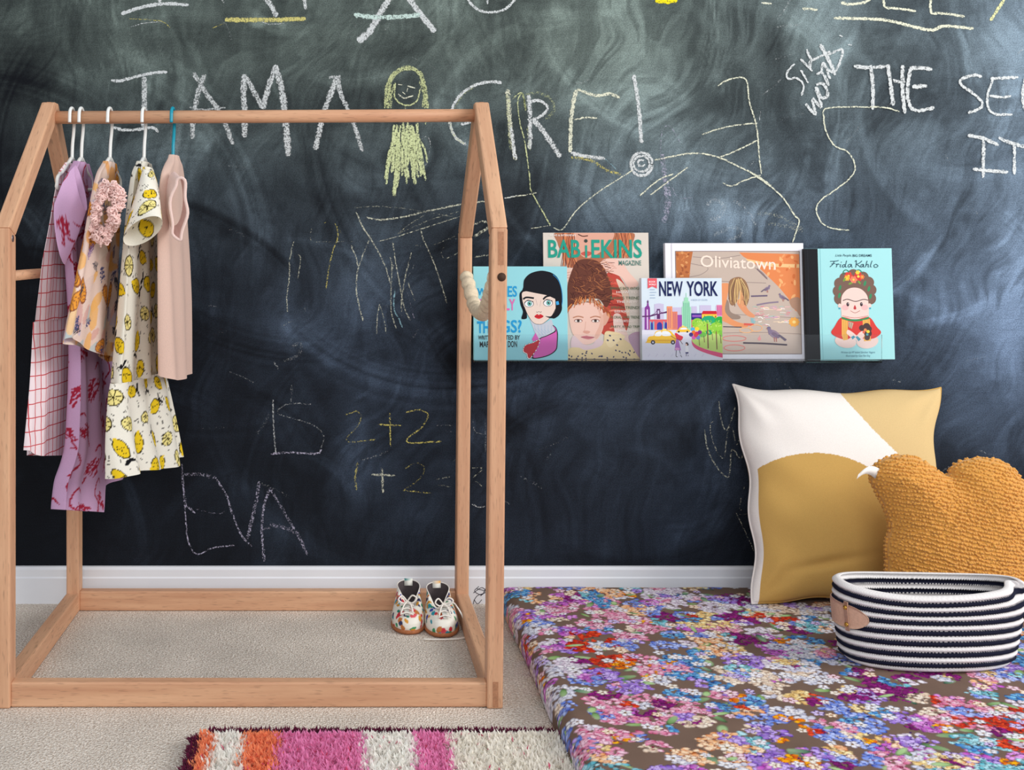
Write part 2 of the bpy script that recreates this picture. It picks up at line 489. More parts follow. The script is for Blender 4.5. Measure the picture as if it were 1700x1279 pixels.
ZA = (0, 0, 3.877); ZB = (400, 0, 3.198); ZC = (830, 0, 3.044); ZD = (1240, 0, 3.046)
Z1 = (440, 320, 4.0); Z2 = (280, 640, 3.148); Z7 = (1160, 650, 4.2615); ZP = (0, 0, 1.0)
chalk_layer = [0]
def chalk(name, strokes, label=None, fade=1.0):
    """strokes: (zoom frame, colour, width in px, density, points)"""
    V = []; Fo = []; col = []; n = 0
    for z, c, wd, den, pts in strokes:
        chalk_layer[0] += 1
        p = np.asarray(pts, float) / z[2] + np.array(z[:2])
        p = spline(p, 10)
        ln = np.r_[0, np.cumsum(np.linalg.norm(np.diff(p, axis=0), axis=1))]
        k = max(2, int(ln[-1] / 3))
        s = np.linspace(0, ln[-1], k)
        p = np.stack([np.interp(s, ln, p[:, 0]), np.interp(s, ln, p[:, 1])], 1)
        t = np.gradient(p, axis=0); t /= np.linalg.norm(t, axis=1)[:, None] + 1e-9
        nn = np.stack([-t[:, 1], t[:, 0]], 1)
        wv = max(wd, 1.7) / 2 * (0.8 + 0.4 * rng.random(k))
        wv[0] *= 0.6; wv[-1] *= 0.5
        p = p + rng.normal(0, 0.25, p.shape)
        y = WALL_Y - 0.0004 - 0.000008 * chalk_layer[0]
        for o, al in ((-1, .30), (-.62, .95), (0, 1.0), (.62, .95), (1, .30)):
            q = p + nn * (wv * o)[:, None]
            V.append(np.stack([(q[:, 0] - VX) * RW, np.full(k, y), H - (q[:, 1] - VY) * RW], 1))
            col.append(np.c_[np.tile(s2l(c), (k, 1)), np.full(k, al * den * fade) * (0.85 + 0.3 * rng.random(k))])
        for i in range(k - 1):
            for j in range(4):
                Fo.append((n + j * k + i, n + (j + 1) * k + i, n + (j + 1) * k + i + 1, n + j * k + i + 1))
        n += 5 * k
    o = mk(name, np.concatenate(V), Fo, M_CHALK, wall, col=np.concatenate(col), smooth=False)
    if label: o['label'] = label
    return o

W_ = (216, 221, 223); Yg = (208, 216, 164); Cr = (228, 230, 208); Ye = (226, 214, 120); Lv = (205, 200, 226); Bl = (160, 205, 220)
chalk('chalk_lettering', [
    (ZA, W_, 7, 1, [(780, 90), (900, 50), (1050, 25), (1215, 32)]), (ZA, W_, 9, .9, [(1028, -20), (1028, 15)]),
    (ZA, Ye, 2, .6, [(830, 120), (960, 128), (1050, 140), (1095, 180)]), (ZA, W_, 2, .7, [(840, 175), (930, 150), (1040, 140)]), (ZA, Ye, 1.8, .7, [(1370, 180), (1450, 148)]),
    (ZP, (214, 206, 130), 9, .95, [(373, 33), (420, 33), (460, 33), (508, 31)]), (ZB, W_, 2, .7, [(110, 115), (150, 128), (230, 125)]),
    (ZB, W_, 10, .9, [(120, -20), (160, 30), (190, 90)]), (ZB, W_, 8, .9, [(332, -20), (345, 50)]), (ZA, W_, 6, .8, [(1425, -10), (1440, 18)]),
    (ZB, W_, 13, .95, [(795, -20), (730, 85), (680, 170), (620, 220)]), (ZB, W_, 12, .95, [(885, -20), (950, 70), (1030, 170)]), (ZB, (205, 228, 222), 9, .95, [(600, 78), (700, 90), (800, 92), (950, 80)]),
    (ZB, W_, 5, .95, [(1200, -10), (1240, 40), (1310, 65), (1400, 50), (1460, -10)]), (ZB, W_, 5, .9, [(1312, -10), (1310, 22)])],
    'white chalk letters cut off by the top edge, with a yellow underline')
chalk('chalk_lettering', [
    (ZC, (240, 226, 40), 9, 1, [(785, 0), (830, 8), (895, 0)]), (ZC, (240, 226, 40), 7, 1, [(800, -8), (880, 2)]), (ZC, W_, 4, .9, [(1320, 14), (1370, 18)]),
    (ZD, Cr, 4, .9, [(75, 15), (125, 20)]), (ZD, Cr, 5, .9, [(280, 42), (355, 50)]), (ZD, Cr, 6, .95, [(475, 12), (520, 22), (600, 10), (625, -10)]),
    (ZD, Cr, 5, .95, [(690, -10), (692, 25), (700, 40)]), (ZD, Cr, 5, .95, [(697, 38), (780, 46), (855, 57)]), (ZD, Cr, 5, .95, [(930, -10), (928, 30), (932, 70)]), (ZD, Cr, 5, .9, [(930, 70), (1000, 68), (1100, 85)]),
    (ZD, (226, 226, 170), 6, .9, [(1305, -10), (1230, 105)]), (ZD, Cr, 6, .95, [(440, 92), (600, 95), (720, 105), (920, 152), (1000, 132), (1145, 145)])],
    'cream chalk letters with a long wavy underline at the top right')
chalk('chalk_lettering', [
    (ZA, W_, 6, 1, [(715, 518), (770, 522), (880, 492), (1000, 468), (1078, 465)]), (ZA, W_, 11, .85, [(930, 495), (930, 600), (930, 720), (925, 800), (930, 830)]), (ZA, W_, 6, .95, [(728, 820), (800, 838), (900, 832), (980, 822), (1020, 850)]),
    (ZA, W_, 10, .8, [(1240, 465), (1290, 540), (1340, 620), (1410, 710), (1450, 800), (1500, 930)]), (ZA, W_, 10, .8, [(1318, 480), (1275, 600), (1245, 750), (1238, 895)]), (ZA, W_, 4, .7, [(1220, 690), (1300, 705), (1450, 695)]),
    (ZB, W_, 12, .85, [(20, 395), (14, 500), (20, 600), (20, 730)]), (ZB, W_, 10, .8, [(30, 410), (70, 490), (115, 575)]), (ZB, W_, 11, .85, [(115, 580), (150, 450), (190, 345)]), (ZB, W_, 13, .85, [(180, 350), (215, 470), (235, 620), (252, 830)]),
    (ZB, W_, 11, .85, [(512, 405), (480, 490), (440, 600), (395, 795)]), (ZB, W_, 9, .8, [(515, 405), (530, 500), (575, 600), (610, 690), (645, 805)]), (ZB, W_, 8, .7, [(470, 412), (530, 405)]),
    (ZB, W_, 6, .95, [(1385, 440), (1330, 435), (1250, 450), (1170, 500), (1120, 580), (1110, 660), (1140, 730), (1195, 770)]), (ZB, Yg, 4, .5, [(1240, 460), (1180, 505), (1130, 575)]), (ZB, Yg, 5, .55, [(1105, 640), (1130, 720), (1190, 765)]), (ZB, W_, 6, .9, [(1165, 662), (1220, 648)]),
    (ZC, Cr, 9, .8, [(40, 450), (48, 600), (62, 720), (80, 810)]), (ZC, W_, 7, .95, [(55, 640), (72, 770), (82, 805)]), (ZC, Yg, 8, .5, [(38, 470), (48, 650), (55, 760)]),
    (ZC, W_, 9, .85, [(145, 480), (152, 600), (150, 755)]), (ZC, W_, 6, .95, [(145, 515), (200, 510), (242, 545), (205, 590), (160, 605)]), (ZC, Yg, 6, .5, [(130, 475), (200, 472), (260, 505), (272, 560), (230, 605)]), (ZC, W_, 10, .9, [(165, 600), (230, 680), (305, 795)]), (ZC, Yg, 6, .5, [(140, 640), (150, 760)]),
    (ZC, Cr, 8, .9, [(385, 455), (370, 520), (358, 620), (355, 770)]), (ZC, Cr, 6, .9, [(390, 452), (480, 482), (560, 475), (605, 495)]), (ZC, Cr, 3.5, .9, [(375, 605), (430, 595), (490, 598)]), (ZC, W_, 8, .9, [(358, 772), (430, 790), (532, 802)]),
    (ZC, Ye, 6, .6, [(360, 795), (460, 812), (540, 860), (610, 882)]), (ZC, Bl, 2, .6, [(530, 800), (590, 860)]),
    (ZC, W_, 8, .95, [(675, 378), (700, 540), (715, 725)]),
    (ZC, W_, 6, .95, [(715 + 54 * math.cos(t), 830 + 58 * math.sin(t)) for t in np.linspace(0, 6.4, 16)]), (ZC, W_, 5, .9, [(715 + 40 * math.cos(t), 828 + 40 * math.sin(t)) for t in np.linspace(0, 6.4, 14)]), (ZC, W_, 5, .9, [(715 + 20 * math.cos(t), 824 + 16 * math.sin(t)) for t in np.linspace(0.5, 5.4, 10)])],
    'large white chalk capitals I AM A GIRE! with an exclamation mark')
fig = []
for k in range(5):
    j = rng.uniform(-14, 14, 7)
    fig.append((ZB, Yg, 4.5, .75, [(775 + j[0], 575), (782 + j[1], 480), (812 + j[2], 400), (880, 362 + j[3]), (945 + j[4], 385), (980 + j[5], 460), (988 + j[6], 575)]))
fig += [(ZB, Yg, 5, .7, [(795, 575), (800, 500), (820, 440)]), (ZB, Yg, 5, .7, [(965, 570), (970, 500), (950, 430)]), (ZB, Yg, 3, .8, [(805, 640), (790, 590), (770, 650)]), (ZB, Yg, 3, .8, [(975, 600), (980, 660)]),
        (ZB, Yg, 3, .9, [(820, 455), (815, 510), (840, 545), (890, 560), (935, 535), (952, 470)]), (ZB, Cr, 3, .95, [(835, 500), (870, 522), (915, 508)]), (ZB, Cr, 3, .9, [(835, 450), (858, 452)]), (ZB, Cr, 3, .9, [(885, 458), (925, 468)]),
        (ZB, Cr, 2, .9, [(885, 468), (880, 488)]), (ZB, Cr, 2.5, .9, [(858, 490), (872, 500)]), (ZB, Yg, 3, .8, [(872, 560), (872, 580)]), (ZB, W_, 1.7, .6, [(960, 740), (990, 725), (1005, 770), (990, 860), (975, 880)])]
for k in range(52):
    x0 = 800 + 150 * rng.random(); t = (x0 - 800) / 150
    x1 = 765 + 230 * t + rng.uniform(-25, 25)
    y0 = rng.uniform(650, 760); y1 = rng.uniform(820, 960) if k > 8 else rng.uniform(960, 1050)
    fig.append((ZB, (222, 232, 180), 4.5, .85, [(x0, y0), ((x0 + x1) / 2 + rng.uniform(-14, 14), (y0 + y1) / 2), (x1, y1)]))
chalk('chalk_figure', fig, 'yellow-green chalk drawing of a long-haired smiling girl in a dress')
chalk('chalk_line_drawing', [
    (ZC, Yg, 2.6, .85, [(65, 500), (110, 470), (130, 560), (115, 475), (90, 510), (100, 620), (125, 720), (150, 900), (160, 970), (255, 1140)]),
    (ZC, Cr, 2.6, .85, [(670, 860), (560, 930), (470, 990), (380, 1070), (315, 1160), (270, 1150)]), (ZC, Cr, 2.4, .85, [(30, 1000), (100, 990), (185, 975)]), (ZC, Cr, 1.7, .7, [(155, 1155), (255, 1140)]),
    (ZC, Cr, 3.2, .9, [(780, 810), (900, 785), (1000, 775), (1100, 795), (1200, 840), (1300, 890), (1370, 940)]), (ZD, Cr, 3, .9, [(0, 860), (100, 930), (180, 1000), (240, 1090), (262, 1120), (230, 1225)]),
    (ZC, Cr, 3, .9, [(1100, 435), (1150, 405), (1240, 400), (1260, 520), (1295, 640), (1310, 800), (1320, 880)]), (ZC, Cr, 2.8, .85, [(1020, 680), (1150, 640), (1300, 622)]), (ZC, Cr, 2.8, .85, [(1110, 795), (1200, 760), (1300, 710)]),
    (ZC, Cr, 2.8, .85, [(1125, 925), (1170, 940), (1240, 910), (1320, 885)]), (ZC, W_, 1.7, .7, [(1310, 610), (1315, 565)]),
    (ZC, Lv, 10, .55, [(818, 780), (838, 950), (840, 1080), (822, 1125)]), (ZC, Lv, 5, .6, [(840, 900), (860, 1000), (850, 1080)]), (ZC, Cr, 3, .9, [(705, 990), (800, 910), (875, 880)]), (ZC, Cr, 3, .9, [(760, 985), (860, 910), (950, 845)]),
    (ZC, Lv, 2, .5, [(810, 780), (820, 660), (860, 640), (910, 720)]), (ZC, Lv, 1.7, .5, [(870, 950), (900, 1000), (970, 1000)])],
    'thin chalk lines with a ladder shape joined to the spiral dot')
chalk('chalk_lettering', [
    (ZD, W_, 4, .95, [(240, 325), (205, 360), (205, 400), (250, 395), (285, 430), (275, 485)]), (ZD, W_, 4, .95, [(270, 355), (310, 420)]), (ZD, W_, 5, .95, [(270, 300), (330, 360)]), (ZD, W_, 5, .95, [(300, 250), (325, 300), (350, 295), (420, 260)]),
    (ZD, W_, 4, .9, [(320, 345), (322, 300), (310, 330)]), (ZD, W_, 8, .95, [(370, 225), (410, 300), (445, 380)]), (ZD, W_, 5, .95, [(405, 280), (480, 250), (470, 310), (440, 375)]), (ZD, W_, 5, .95, [(380, 320), (400, 345), (430, 370)]),
    (ZD, W_, 6, .95, [(295, 525), (345, 580), (330, 500), (375, 545), (345, 440)]), (ZD, W_, 6, .95, [(350, 430), (385, 425), (408, 480), (375, 495), (350, 440)]), (ZD, W_, 6, .95, [(350, 375), (380, 370), (415, 435)]), (ZD, W_, 5, .95, [(375, 370), (385, 315), (420, 400)]),
    (ZD, W_, 5, .9, [(465, 178), (482, 186)]), (ZD, W_, 4, .9, [(510, 225), (528, 228)])],
    'small slanted white chalk scrawl in two words')
chalk('chalk_lettering', [
    (ZD, W_, 7, .95, [(540, 335), (620, 344), (700, 335)]), (ZD, W_, 7, .95, [(625, 330), (635, 440), (635, 555)]), (ZD, W_, 8, .95, [(710, 325), (725, 430), (738, 535)]), (ZD, W_, 8, .95, [(785, 330), (785, 450), (797, 575)]), (ZD, W_, 6, .9, [(735, 405), (765, 415), (800, 415)]),
    (ZD, W_, 7, .95, [(825, 345), (810, 450), (820, 530), (860, 560), (945, 545)]), (ZD, W_, 8, .95, [(820, 345), (880, 345), (935, 352)]), (ZD, W_, 8, .95, [(835, 440), (910, 435)]),
    (ZD, W_, 6, .95, [(1185, 390), (1150, 380), (1085, 400), (1082, 430), (1150, 480), (1190, 530), (1155, 560), (1115, 572)]), (ZD, W_, 5, .95, [(1245, 395), (1215, 480), (1220, 550), (1260, 578), (1340, 580)]), (ZD, W_, 6, .95, [(1230, 398), (1370, 392)]), (ZD, W_, 5, .95, [(1225, 485), (1290, 492), (1335, 485)]),
    (ZD, W_, 6, .95, [(1405, 395), (1392, 470), (1398, 540), (1420, 575)]),
    (ZD, W_, 7, .95, [(1115, 685), (1190, 700), (1270, 735)]), (ZD, W_, 7, .95, [(1195, 705), (1192, 900)]), (ZD, W_, 7, .95, [(1140, 855), (1230, 865), (1320, 870)]), (ZD, W_, 7, .95, [(1270, 695), (1310, 715), (1400, 742), (1450, 745)]), (ZD, W_, 6, .95, [(1350, 730), (1350, 885)])],
    'bold white chalk capitals THE SE and IT at the right')
chalk('chalk_line_drawing', [(ZD, Cr, 2.8, .92, [(770, 565), (700, 545), (600, 542), (405, 548), (388, 600), (400, 670), (445, 740), (510, 770), (545, 840), (520, 900), (440, 965), (370, 1015), (350, 1070), (380, 1130), (430, 1155), (515, 1165)])], 'long S-shaped cream chalk line under the word THE')
chalk('chalk_scribble', [
    (Z1, Cr, 2, .55, [(585, 100), (750, 92), (900, 102), (1070, 130), (1280, 165)]), (Z1, Cr, 3.4, .85, [(675, 165), (760, 180), (900, 165), (1070, 125), (1290, 80), (1480, 55)]), (Z1, Cr, 2, .8, [(750, 325), (900, 285), (1040, 240), (1290, 160)]),
    (Z1, Cr, 1.8, .6, [(880, 275), (960, 210), (1060, 150)]), (Z1, Cr, 1.8, .6, [(890, 270), (1100, 180), (1290, 125)]), (Z1, Cr, 1.8, .5, [(1000, 350), (1100, 352), (1260, 290)]),
    (Z1, Cr, 4.5, .7, [(1380, 215), (1450, 190), (1480, 230), (1390, 285)]), (Z1, Cr, 5.5, .75, [(1385, 290), (1485, 235)]), (Z1, Cr, 3, .7, [(1380, 428), (1485, 415)]), (Z1, Cr, 2.4, .6, [(1190, 445), (1290, 395)]), (Z1, Cr, 1.7, .5, [(1200, 340), (1170, 400), (1190, 445)]), (Z1, W_, 3, .85, [(1590, 38), (1680, 18)]),
    (Z1, Cr, 3, .85, [(605, 130), (650, 230), (710, 320), (770, 430), (810, 520), (830, 600)]), (Z1, Cr, 2.6, .8, [(570, 350), (605, 430), (620, 490), (655, 400), (705, 285)]), (Z1, Cr, 3.2, .8, [(620, 490), (605, 620), (620, 730), (650, 850)]),
    (Z1, Cr, 2.6, .75, [(830, 430), (842, 480), (838, 600), (835, 720), (840, 800), (870, 900)]), (Z1, Cr, 2.4, .75, [(855, 480), (838, 530)]), (Z1, Cr, 2.6, .8, [(848, 325), (870, 480), (900, 640), (910, 700), (930, 780), (965, 850)]), (Z1, Cr, 2.6, .8, [(972, 400), (930, 560), (905, 720), (908, 790)]),
    (Z1, Bl, 3, .85, [(862, 645), (855, 770), (890, 840), (910, 895)]), (Z1, Cr, 2, .7, [(950, 600), (995, 720)]), (Z1, Lv, 2, .5, [(940, 640), (970, 760), (990, 840)]), (Z1, Cr, 2.6, .8, [(1035, 250), (1050, 310), (1110, 440), (1170, 610), (1205, 735)]),
    (Z1, Cr, 2.2, .75, [(760, 740), (745, 830), (742, 945)]), (Z1, Cr, 2.2, .7, [(760, 740), (790, 840), (805, 935)]), (Z1, Cr, 2.6, .75, [(190, 325), (165, 440), (160, 580), (145, 690), (150, 790)]), (Z1, Cr, 2.2, .7, [(220, 410), (235, 430), (228, 510), (218, 575)]),
    (Z1, Ye, 2.6, .75, [(465, 205), (480, 240), (482, 300), (450, 390), (425, 500), (405, 640)]), (Z1, Cr, 1.7, .5, [(310, 240), (300, 300), (330, 325), (480, 325), (640, 325)]), (Z1, Cr, 2, .5, [(120, 885), (200, 840)]), (Z1, Ye, 2.4, .7, [(395, 200), (405, 196)]), (Z1, Ye, 2, .6, [(500, 250), (505, 275)]), (Z1, W_, 2, .6, [(262, 760), (268, 795)])],
    'tangle of thin cream chalk strokes to the left of the books', .82)
chalk('chalk_sums', [
    (Z2, Ye, 2.6, .6, [(920, 155), (980, 135), (1005, 160), (990, 210), (935, 270), (950, 295), (1080, 282)]), (Z2, Ye, 3, .8, [(1095, 205), (1215, 210)]), (Z2, Ye, 3, .8, [(1155, 145), (1160, 320)]), (Z2, Ye, 3.2, .8, [(1240, 140), (1310, 128), (1355, 155), (1320, 220), (1250, 275), (1265, 300), (1425, 292)]),
    (Z2, W_, 2, .45, [(1400, 210), (1490, 208)]), (Z2, W_, 2, .45, [(1440, 238), (1495, 242)]), (Z2, W_, 2, .5, [(1590, 180), (1600, 240), (1650, 255)]), (Z2, W_, 2, .5, [(1655, 180), (1655, 360)]),
    (Z2, Ye, 4, .65, [(990, 400), (975, 480), (983, 548)]), (Z2, Cr, 4, .75, [(1060, 465), (1185, 470)]), (Z2, Cr, 4.5, .75, [(1115, 430), (1120, 560)]), (Z2, Ye, 2.8, .5, [(1230, 440), (1290, 405), (1335, 430), (1310, 490), (1225, 550)]), (Z2, Ye, 2.6, .7, [(1230, 550), (1370, 562)]),
    (Z2, Cr, 2.6, .55, [(1400, 490), (1470, 478)]), (Z2, Cr, 2.4, .5, [(1405, 520), (1475, 530)]), (Z2, Cr, 2.6, .6, [(1585, 430), (1640, 437), (1590, 480)]), (Z2, Cr, 2.4, .5, [(1595, 500), (1620, 512), (1640, 530)]), (Z2, W_, 3, .75, [(1585, 620), (1620, 635), (1655, 632)])],
    'faint chalk sums 2+2 and 1+2 low on the wall', .88)
chalk('chalk_lettering', [
    (Z2, W_, 3, .75, [(545, 75), (548, 200), (560, 360)]), (Z2, W_, 2.6, .6, [(745, 98), (640, 95), (580, 120), (580, 150), (680, 180), (770, 215), (810, 270), (790, 345)]), (Z2, Lv, 4, .8, [(535, 357), (640, 350), (700, 355), (780, 355), (800, 335)]), (Z2, W_, 4.5, .5, [(645, 0), (640, 85)]),
    (Z2, Lv, 3, .75, [(70, 410), (80, 560), (90, 700), (105, 820), (150, 882), (230, 850), (345, 835)]), (Z2, Lv, 5, .65, [(72, 450), (80, 550), (92, 640)]), (Z2, Lv, 7, .6, [(85, 465), (170, 465), (250, 485)]), (Z2, Lv, 4, .75, [(90, 625), (140, 667)]), (Z2, Lv, 2.4, .45, [(120, 640), (250, 670), (300, 655)]),
    (Z2, Lv, 4, .75, [(250, 490), (300, 570), (330, 660), (380, 780), (435, 840)]), (Z2, Lv, 7, .65, [(475, 500), (455, 620), (430, 720), (413, 800)]), (Z2, Lv, 5.5, .7, [(530, 535), (500, 620), (488, 720), (490, 800), (500, 920)]), (Z2, Lv, 6, .65, [(530, 535), (580, 620), (620, 690), (680, 790), (725, 885)]),
    (Z2, Lv, 6, .55, [(480, 755), (530, 745)]), (Z2, Lv, 8, .6, [(530, 725), (610, 745), (680, 775)])],
    'pale lilac chalk letters above the baseboard', .84)
chalk('chalk_scribble', [
    (Z7, Cr, 2.8, .75, [(138, 65), (155, 190), (178, 262), (205, 262), (255, 110)]), (Z7, Cr, 2.2, .7, [(110, 205), (80, 230), (90, 330), (130, 430), (175, 470), (190, 380), (205, 275), (235, 262), (265, 380), (300, 290)]), (Z7, Cr, 3, .75, [(38, 270), (60, 400), (110, 510), (180, 595), (215, 585), (232, 410), (290, 475), (310, 440)]),
    (Z7, Cr, 2.4, .7, [(260, 858), (330, 1000), (390, 1135)]), (Z7, Cr, 1.8, .5, [(285, 870), (360, 862)]), (Z7, Cr, 2, .6, [(325, 660), (295, 760), (290, 838), (305, 832)])],
    'looping chalk scribble beside the square cushion', .78)
# loose smudge lines
sm = []
for k in range(60):
    x, y = w.uniform(300, 1690), w.uniform(20, 830)
    if 780 < x < 1490 and 380 < y < 620: continue
    a_ = w.uniform(-1.2, 1.2); l_ = w.uniform(15, 60)
    sm.append((ZP, W_, w.uniform(2, 5), w.uniform(.25, .42), [(x, y), (x + l_ * .5 * math.cos(a_) + 3, y + l_ * .5 * math.sin(a_)), (x + l_ * math.cos(a_), y + l_ * math.sin(a_))]))
sm += [(ZC, W_, 9, .45, [(1040, 1040), (1080, 1010), (1130, 1040), (1100, 1100), (1060, 1110)]), (ZC, W_, 8, .42, [(1080, 1190), (1170, 1150), (1220, 1180), (1150, 1220)]), (ZC, W_, 7, .4, [(1180, 1010), (1260, 1080), (1290, 1140)]), (ZD, Cr, 7, .42, [(40, 1080), (150, 1090), (280, 1160)]), (ZD, Cr, 7, .4, [(100, 1130), (220, 1150), (280, 1170)]),
       (ZP, W_, 6, .4, [(485, 575), (500, 570), (495, 590), (470, 600)]), (ZP, W_, 5, .45, [(455, 600), (462, 612)]), (ZP, W_, 3, .4, [(1625, 748), (1648, 756)])]
chalk('chalk_smudges', sm, 'faint rubbed chalk streaks scattered over the wall')
# pen scribble on the baseboard
M_INK = plain('black_pen', (40, 36, 50), 0.6)
parts = []
for pts in ([(786, 985), (800, 976), (806, 984), (792, 990), (786, 1002), (790, 1008)], [(795, 974), (788, 982), (800, 988), (806, 978)], [(792, 978), (804, 982), (798, 990)], [(787, 996), (793, 1003), (800, 996)]):
    q = spline(np.array(pts, float), 6)
    yb = WALL_Y - 0.0132
    parts.append(tube([P(a_, b_, yb) for a_, b_ in q], 0.0007, 4))
v, f = join(parts)
o = mk('pen_scribble', v, f, M_INK, bb); o['label'] = 'black pen scribble on the white board'

# ------------------------------------------------------------------ clothing rack
YF, YB = 1.863, 2.392          # front of the front legs, back of the rear legs
LD = 0.036                     # leg depth
ZS, ZT = 0.797, 1.037          # shoulder and ridge heights
YM = (YF + YB) / 2
LX = (-0.571, -0.5445); RX = (0.2445, 0.271)
rack = empty('clothing_rack', (-0.15, YM, 0), 'house-shaped beech clothing rack with a round hanging rail standing on the carpet', 'clothing rack')
def lean(V):
    V = np.array(V); k = 0.010
    V[:, 0] += k * V[:, 2] * np.where(V[:, 0] > -0.15, 1.0, 0.0)
    V[:, 0] += np.where(V[:, 0] < -0.4, 0.012 * np.clip((V[:, 2] - ZS) / 0.24, 0, 1), 0)
    return V
t22 = math.tan(math.radians(22.5))
sl = (ZT - ZS) / (YM - 0.012 - YF)
for (x0, x1), side in ((LX, 'left'), (RX, 'right')):
    for s in (1, -1):
        yo = YF if s > 0 else YB
        yi = yo + s * LD
        # uprights
        v, f = prism_x([(yo, 0), (yi, 0), (yi, ZS - LD * t22 * 0.9), (yo, ZS)], x0, x1, 0.003)
        mk('leg', lean(v), f, WZ, rack, smooth=False)
        # sloping rafters
        dz = LD / math.cos(math.atan(sl))
        v, f = prism_x([(yo, ZS), (yi, ZS - LD * t22 * 0.9), (YM, ZT - dz + sl * 0.010), (YM, ZT), (YM - s * 0.012, ZT)], x0, x1, 0.003)
        mk('rafter', lean(v), f, WDF if s > 0 else WDB, rack, smooth=False)
    # side rail on the floor
    v, f = box(x0, x1, YF + LD - 0.001, YB - LD + 0.001, 0.0005, 0.040, 0.003)
    mk('side_rail', v, f, WY, rack, smooth=False)
for yy in (YF + 0.005, YB - 0.029):
    v, f = box(LX[1] - 0.001, RX[0] + 0.001, yy, yy + 0.024, 0.0005, 0.042, 0.003)
    mk('bottom_rail', v, f, WX, rack, smooth=False)
zr = P(0, 193.5, YM)[2]
v, f = tube([(LX[1] + 0.006, YM, zr - 0.002), (-0.15, YM, zr), (RX[0] + 0.012, YM, zr + 0.002)], 0.0122, 20)
mk('hanging_rod', v, f, WX, rack)
# dowel between the two left uprights
v, f = tube([((LX[0] + LX[1]) / 2 + 0.004, YF + LD - 0.004, 0.716), ((LX[0] + LX[1]) / 2 + 0.004, YB - LD + 0.004, 0.716)], 0.009, 14)
mk('dowel', v, f, WY, rack)
# flat plugs and bolts
xr = (RX[0] + RX[1]) / 2 + 0.007
v, f = tube([(xr + 0.004, YF - 0.0006, 0.715), (xr + 0.004, YF + 0.004, 0.715)], 0.0072, 18)
mk('bolt_hole', v, f, M_DARK, rack)
v, f = disc((LX[1] - 0.001, YF + 0.016, 0.779), (1, 0, 0), 0.006, 0.002)
mk('bolt', v, f, M_METAL, rack)
# tenon ends let into the uprights
for x, z0, z1 in ((xr + 0.003, 0.735, 0.79), (xr - 0.006, 0.003, 0.045)):
    v, f = box(x - 0.0045, x + 0.0045, YF - 0.0005, YF + 0.003, z0, z1)
    mk('tenon_end', v, f, M_END, rack, smooth=False)
for (x0, x1) in (LX, RX):
    xx = (x0 + x1) / 2 + (0.012 if x0 < 0 else 0.0103)
    v, f = box(xx - 0.004, xx + 0.004, YM - 0.010, YM + 0.010, ZT - 0.01, ZT + 0.0004)
    mk('tenon_end', v, f, M_END, rack, smooth=False)
# twisted cotton rope hung between the right-hand uprights
M_ROPE = plain('cotton_rope', (226, 208, 180), 0.9, noise=0.12, nscale=120, bump=0.4)
pth = spline(np.array([P(772, 452, YB - LD - .004), P(780, 480, YB - .09), P(788, 508, 2.26), P(800, 521, 2.15), P(808, 512, 2.03), P(818, 478, 1.93), (xr, YF + LD + .002, 0.716)]), 24)
ln = np.r_[0, np.cumsum(np.linalg.norm(np.diff(pth, axis=0), axis=1))]
rad = 0.0112 + 0.0034 * np.abs(np.sin(ln / 0.0295 * PI))
rad[:8] *= np.linspace(0.35, 1, 8)
v, f = tube(pth, rad, 16)
o = mk('rope', v, f, M_ROPE, rack); o['label'] = 'cream twisted rope looped between the right uprights'

# ------------------------------------------------------------------ clothes
class Paint:
    def __init__(s, U, V, base):
        s.U, s.V = U.ravel(), V.ravel()
        s.c = np.tile(np.asarray(base, float), (s.U.size, 1)) if np.ndim(base) == 1 else np.array(base, float)
    def _put(s, msk, c, a=1.0):
        s.c[msk] = s.c[msk] * (1 - a) + np.asarray(c) * a
    def ell(s, cu, cv, a, b, rot, c, edge=None, alpha=1.0):
        du, dv = s.U - cu, s.V - cv
        k = np.nonzero((np.abs(du) < max(a, b) * 1.4) & (np.abs(dv) < max(a, b) * 1.4))[0]
        if k.size == 0: return
        x = du[k] * math.cos(rot) + dv[k] * math.sin(rot); y = -du[k] * math.sin(rot) + dv[k] * math.cos(rot)
        r = np.hypot(x / a, y / b)
        if edge is not None: s._put(k[r < 1.0], edge)
        s._put(k[r < (1.0 if edge is None else 0.86)], c, alpha)
    def line(s, pts, wd, c, alpha=1.0):
        p = np.asarray(pts, float)
        lo, hi = p.min(0) - wd, p.max(0) + wd
        k = np.nonzero((s.U > lo[0]) & (s.U < hi[0]) & (s.V > lo[1]) & (s.V < hi[1]))[0]
        if k.size == 0: return
        q = np.stack([s.U[k], s.V[k]], 1); best = np.full(k.size, 9.0)
        for a, b in zip(p[:-1], p[1:]):
            d = b - a; t = np.clip(((q - a) @ d) / (d @ d + 1e-12), 0, 1)
            best = np.minimum(best, np.linalg.norm(q - a - t[:, None] * d, axis=1))
        s._put(k[best < wd / 2], c, alpha)

